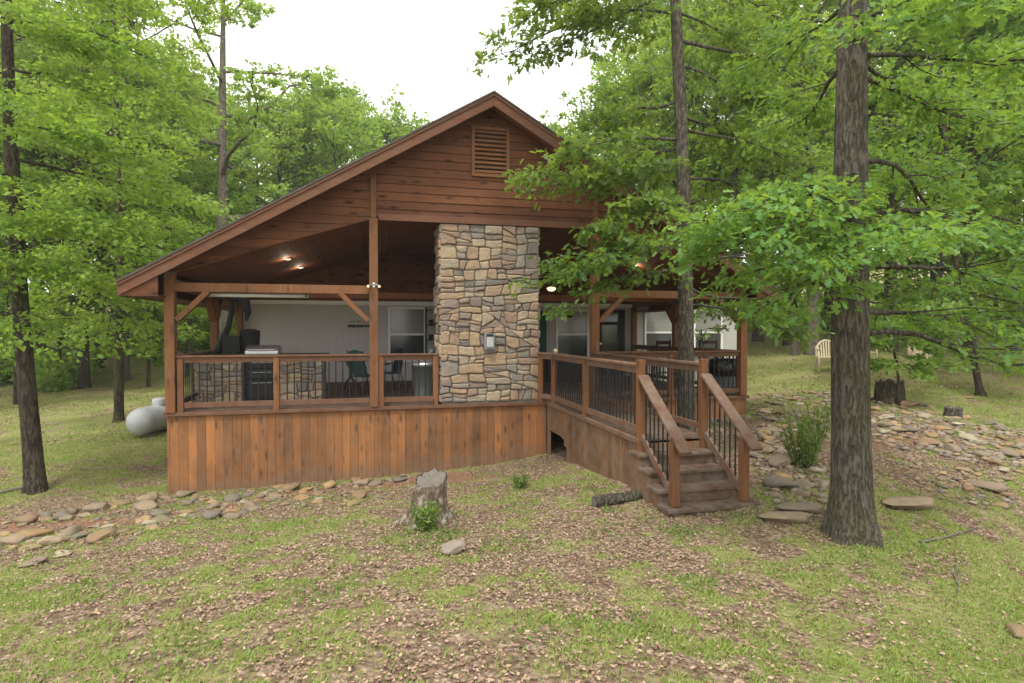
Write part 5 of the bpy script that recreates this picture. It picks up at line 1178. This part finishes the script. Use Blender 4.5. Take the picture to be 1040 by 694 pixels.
# ------------------------------------------------------------------ plastic lawn chairs
def lawn_chair():
    e = empty('lawn_chair', (0, 0, 0))
    def bd(m_, nm, sm_=True): o = m_.build(nm, M['cream'], None, smooth=sm_); o.parent = e
    for sx in (-1, 1):
        m_ = MB(); m_.tube([(sx * .27, -.26, 0), (sx * .27, -.23, .40), (sx * .28, -.20, .62)], [.022, .025, .02], 8); bd(m_, 'leg')
        m_ = MB(); m_.tube([(sx * .27, .30, 0), (sx * .24, .22, .40), (sx * .28, .20, .62)], [.022, .025, .02], 8); bd(m_, 'leg')
        m_ = MB(); m_.tube([(sx * .28, -.24, .62), (sx * .30, 0, .64), (sx * .27, .24, .66)], [.03, .03, .025], 8); bd(m_, 'armrest')
    m_ = MB(); m_.box(-.25, .25, -.26, .22, .385, .415); bd(m_, 'seat', False)
    m_ = MB(); pts_ = [(.25 * math.cos(a) * 1.05, .23 + .12 * max(0, math.sin(a)), .42 + .44 * math.sin(a) ** .8) for a in np.linspace(0, math.pi, 13)]; m_.tube(pts_, .025, 8)
    for i in range(-3, 4): m_.beam((i * .06, .22, .41), (i * .066, .335, .42 + .42 * math.sqrt(max(.1, 1 - (i / 4.3) ** 2))), .035, .012)
    bd(m_, 'backrest', False); return e
lc = lawn_chair(); GC = 'cream plastic lawn chairs on the slope'
for i, (x, y, rz_, l) in enumerate([(841, 378, -.55, 'cream plastic lawn chair on the slope, left of the big oak trunk'), (877, 372, 1.2, 'cream plastic lawn chair mostly hidden behind the big oak trunk'), (938, 376, .2, 'cream plastic lawn chair seen through leaves right of the big oak')]):
    o = lc if i == 0 else dup_tree(lc); g_ = gpx(x, y); o.location = tuple(g_); o.rotation_euler.z = rz_; tag(o, l, 'lawn chair', GC)
# far gravel road on the left, a plain strip laid on the ground
def strip(name, ptsw, w_, m_):
    vs = []; fs = []
    for i, (x, y) in enumerate(ptsw):
        a = np.array(ptsw[max(i - 1, 0)]); b = np.array(ptsw[min(i + 1, len(ptsw) - 1)]); d = unit((b - a)[None])[0]; nn = np.array([-d[1], d[0]])
        for s in np.linspace(-1, 1, 5): q = np.array([x, y]) + nn * s * w_ / 2; vs.append((q[0], q[1], H(q[0], q[1]) + .05))
    for i in range(len(ptsw) - 1):
        for k in range(4): fs.append((i * 5 + k, i * 5 + k + 1, i * 5 + k + 6, i * 5 + k + 5))
    mb_ = MB(); mb_.add(vs, fs); o = mb_.build(name, m_, None, smooth=True); return tag(o, kind='structure')
def m_road():
    n = NT('gravel road'); v = n.world(); return n.pbr(n.mix(n.noise(v, 8, 6, .7), (.36, .27, .20), (.25, .18, .13)), .95, 0, n.bump(n.noise(v, 30, 5), .5, .02))
r0, r1 = P(-160, 345, 36), P(330, 345, 37)
strip('gravel_road', [tuple((r0 + (r1 - r0) * s)[:2] + np.array([0, .8 * math.sin(s * 5)])) for s in np.linspace(0, 1, 40)], 2.6, m_road())


# ------------------------------------------------------------------ air
n_ = NT('haze air'); n_.t.links.new(n_.n('VolumePrincipled', i_Color=(.97, .985, 1.), i_Density=HAZE, i_Anisotropy=.3).outputs[0], n_.out.inputs[1])
mb = MB(); mb.box(-270, 270, -70, 330, -9, 70); tag(mb.build('haze', n_.m), 'thin pale haze hanging in the woods', 'haze', None, 'stuff')
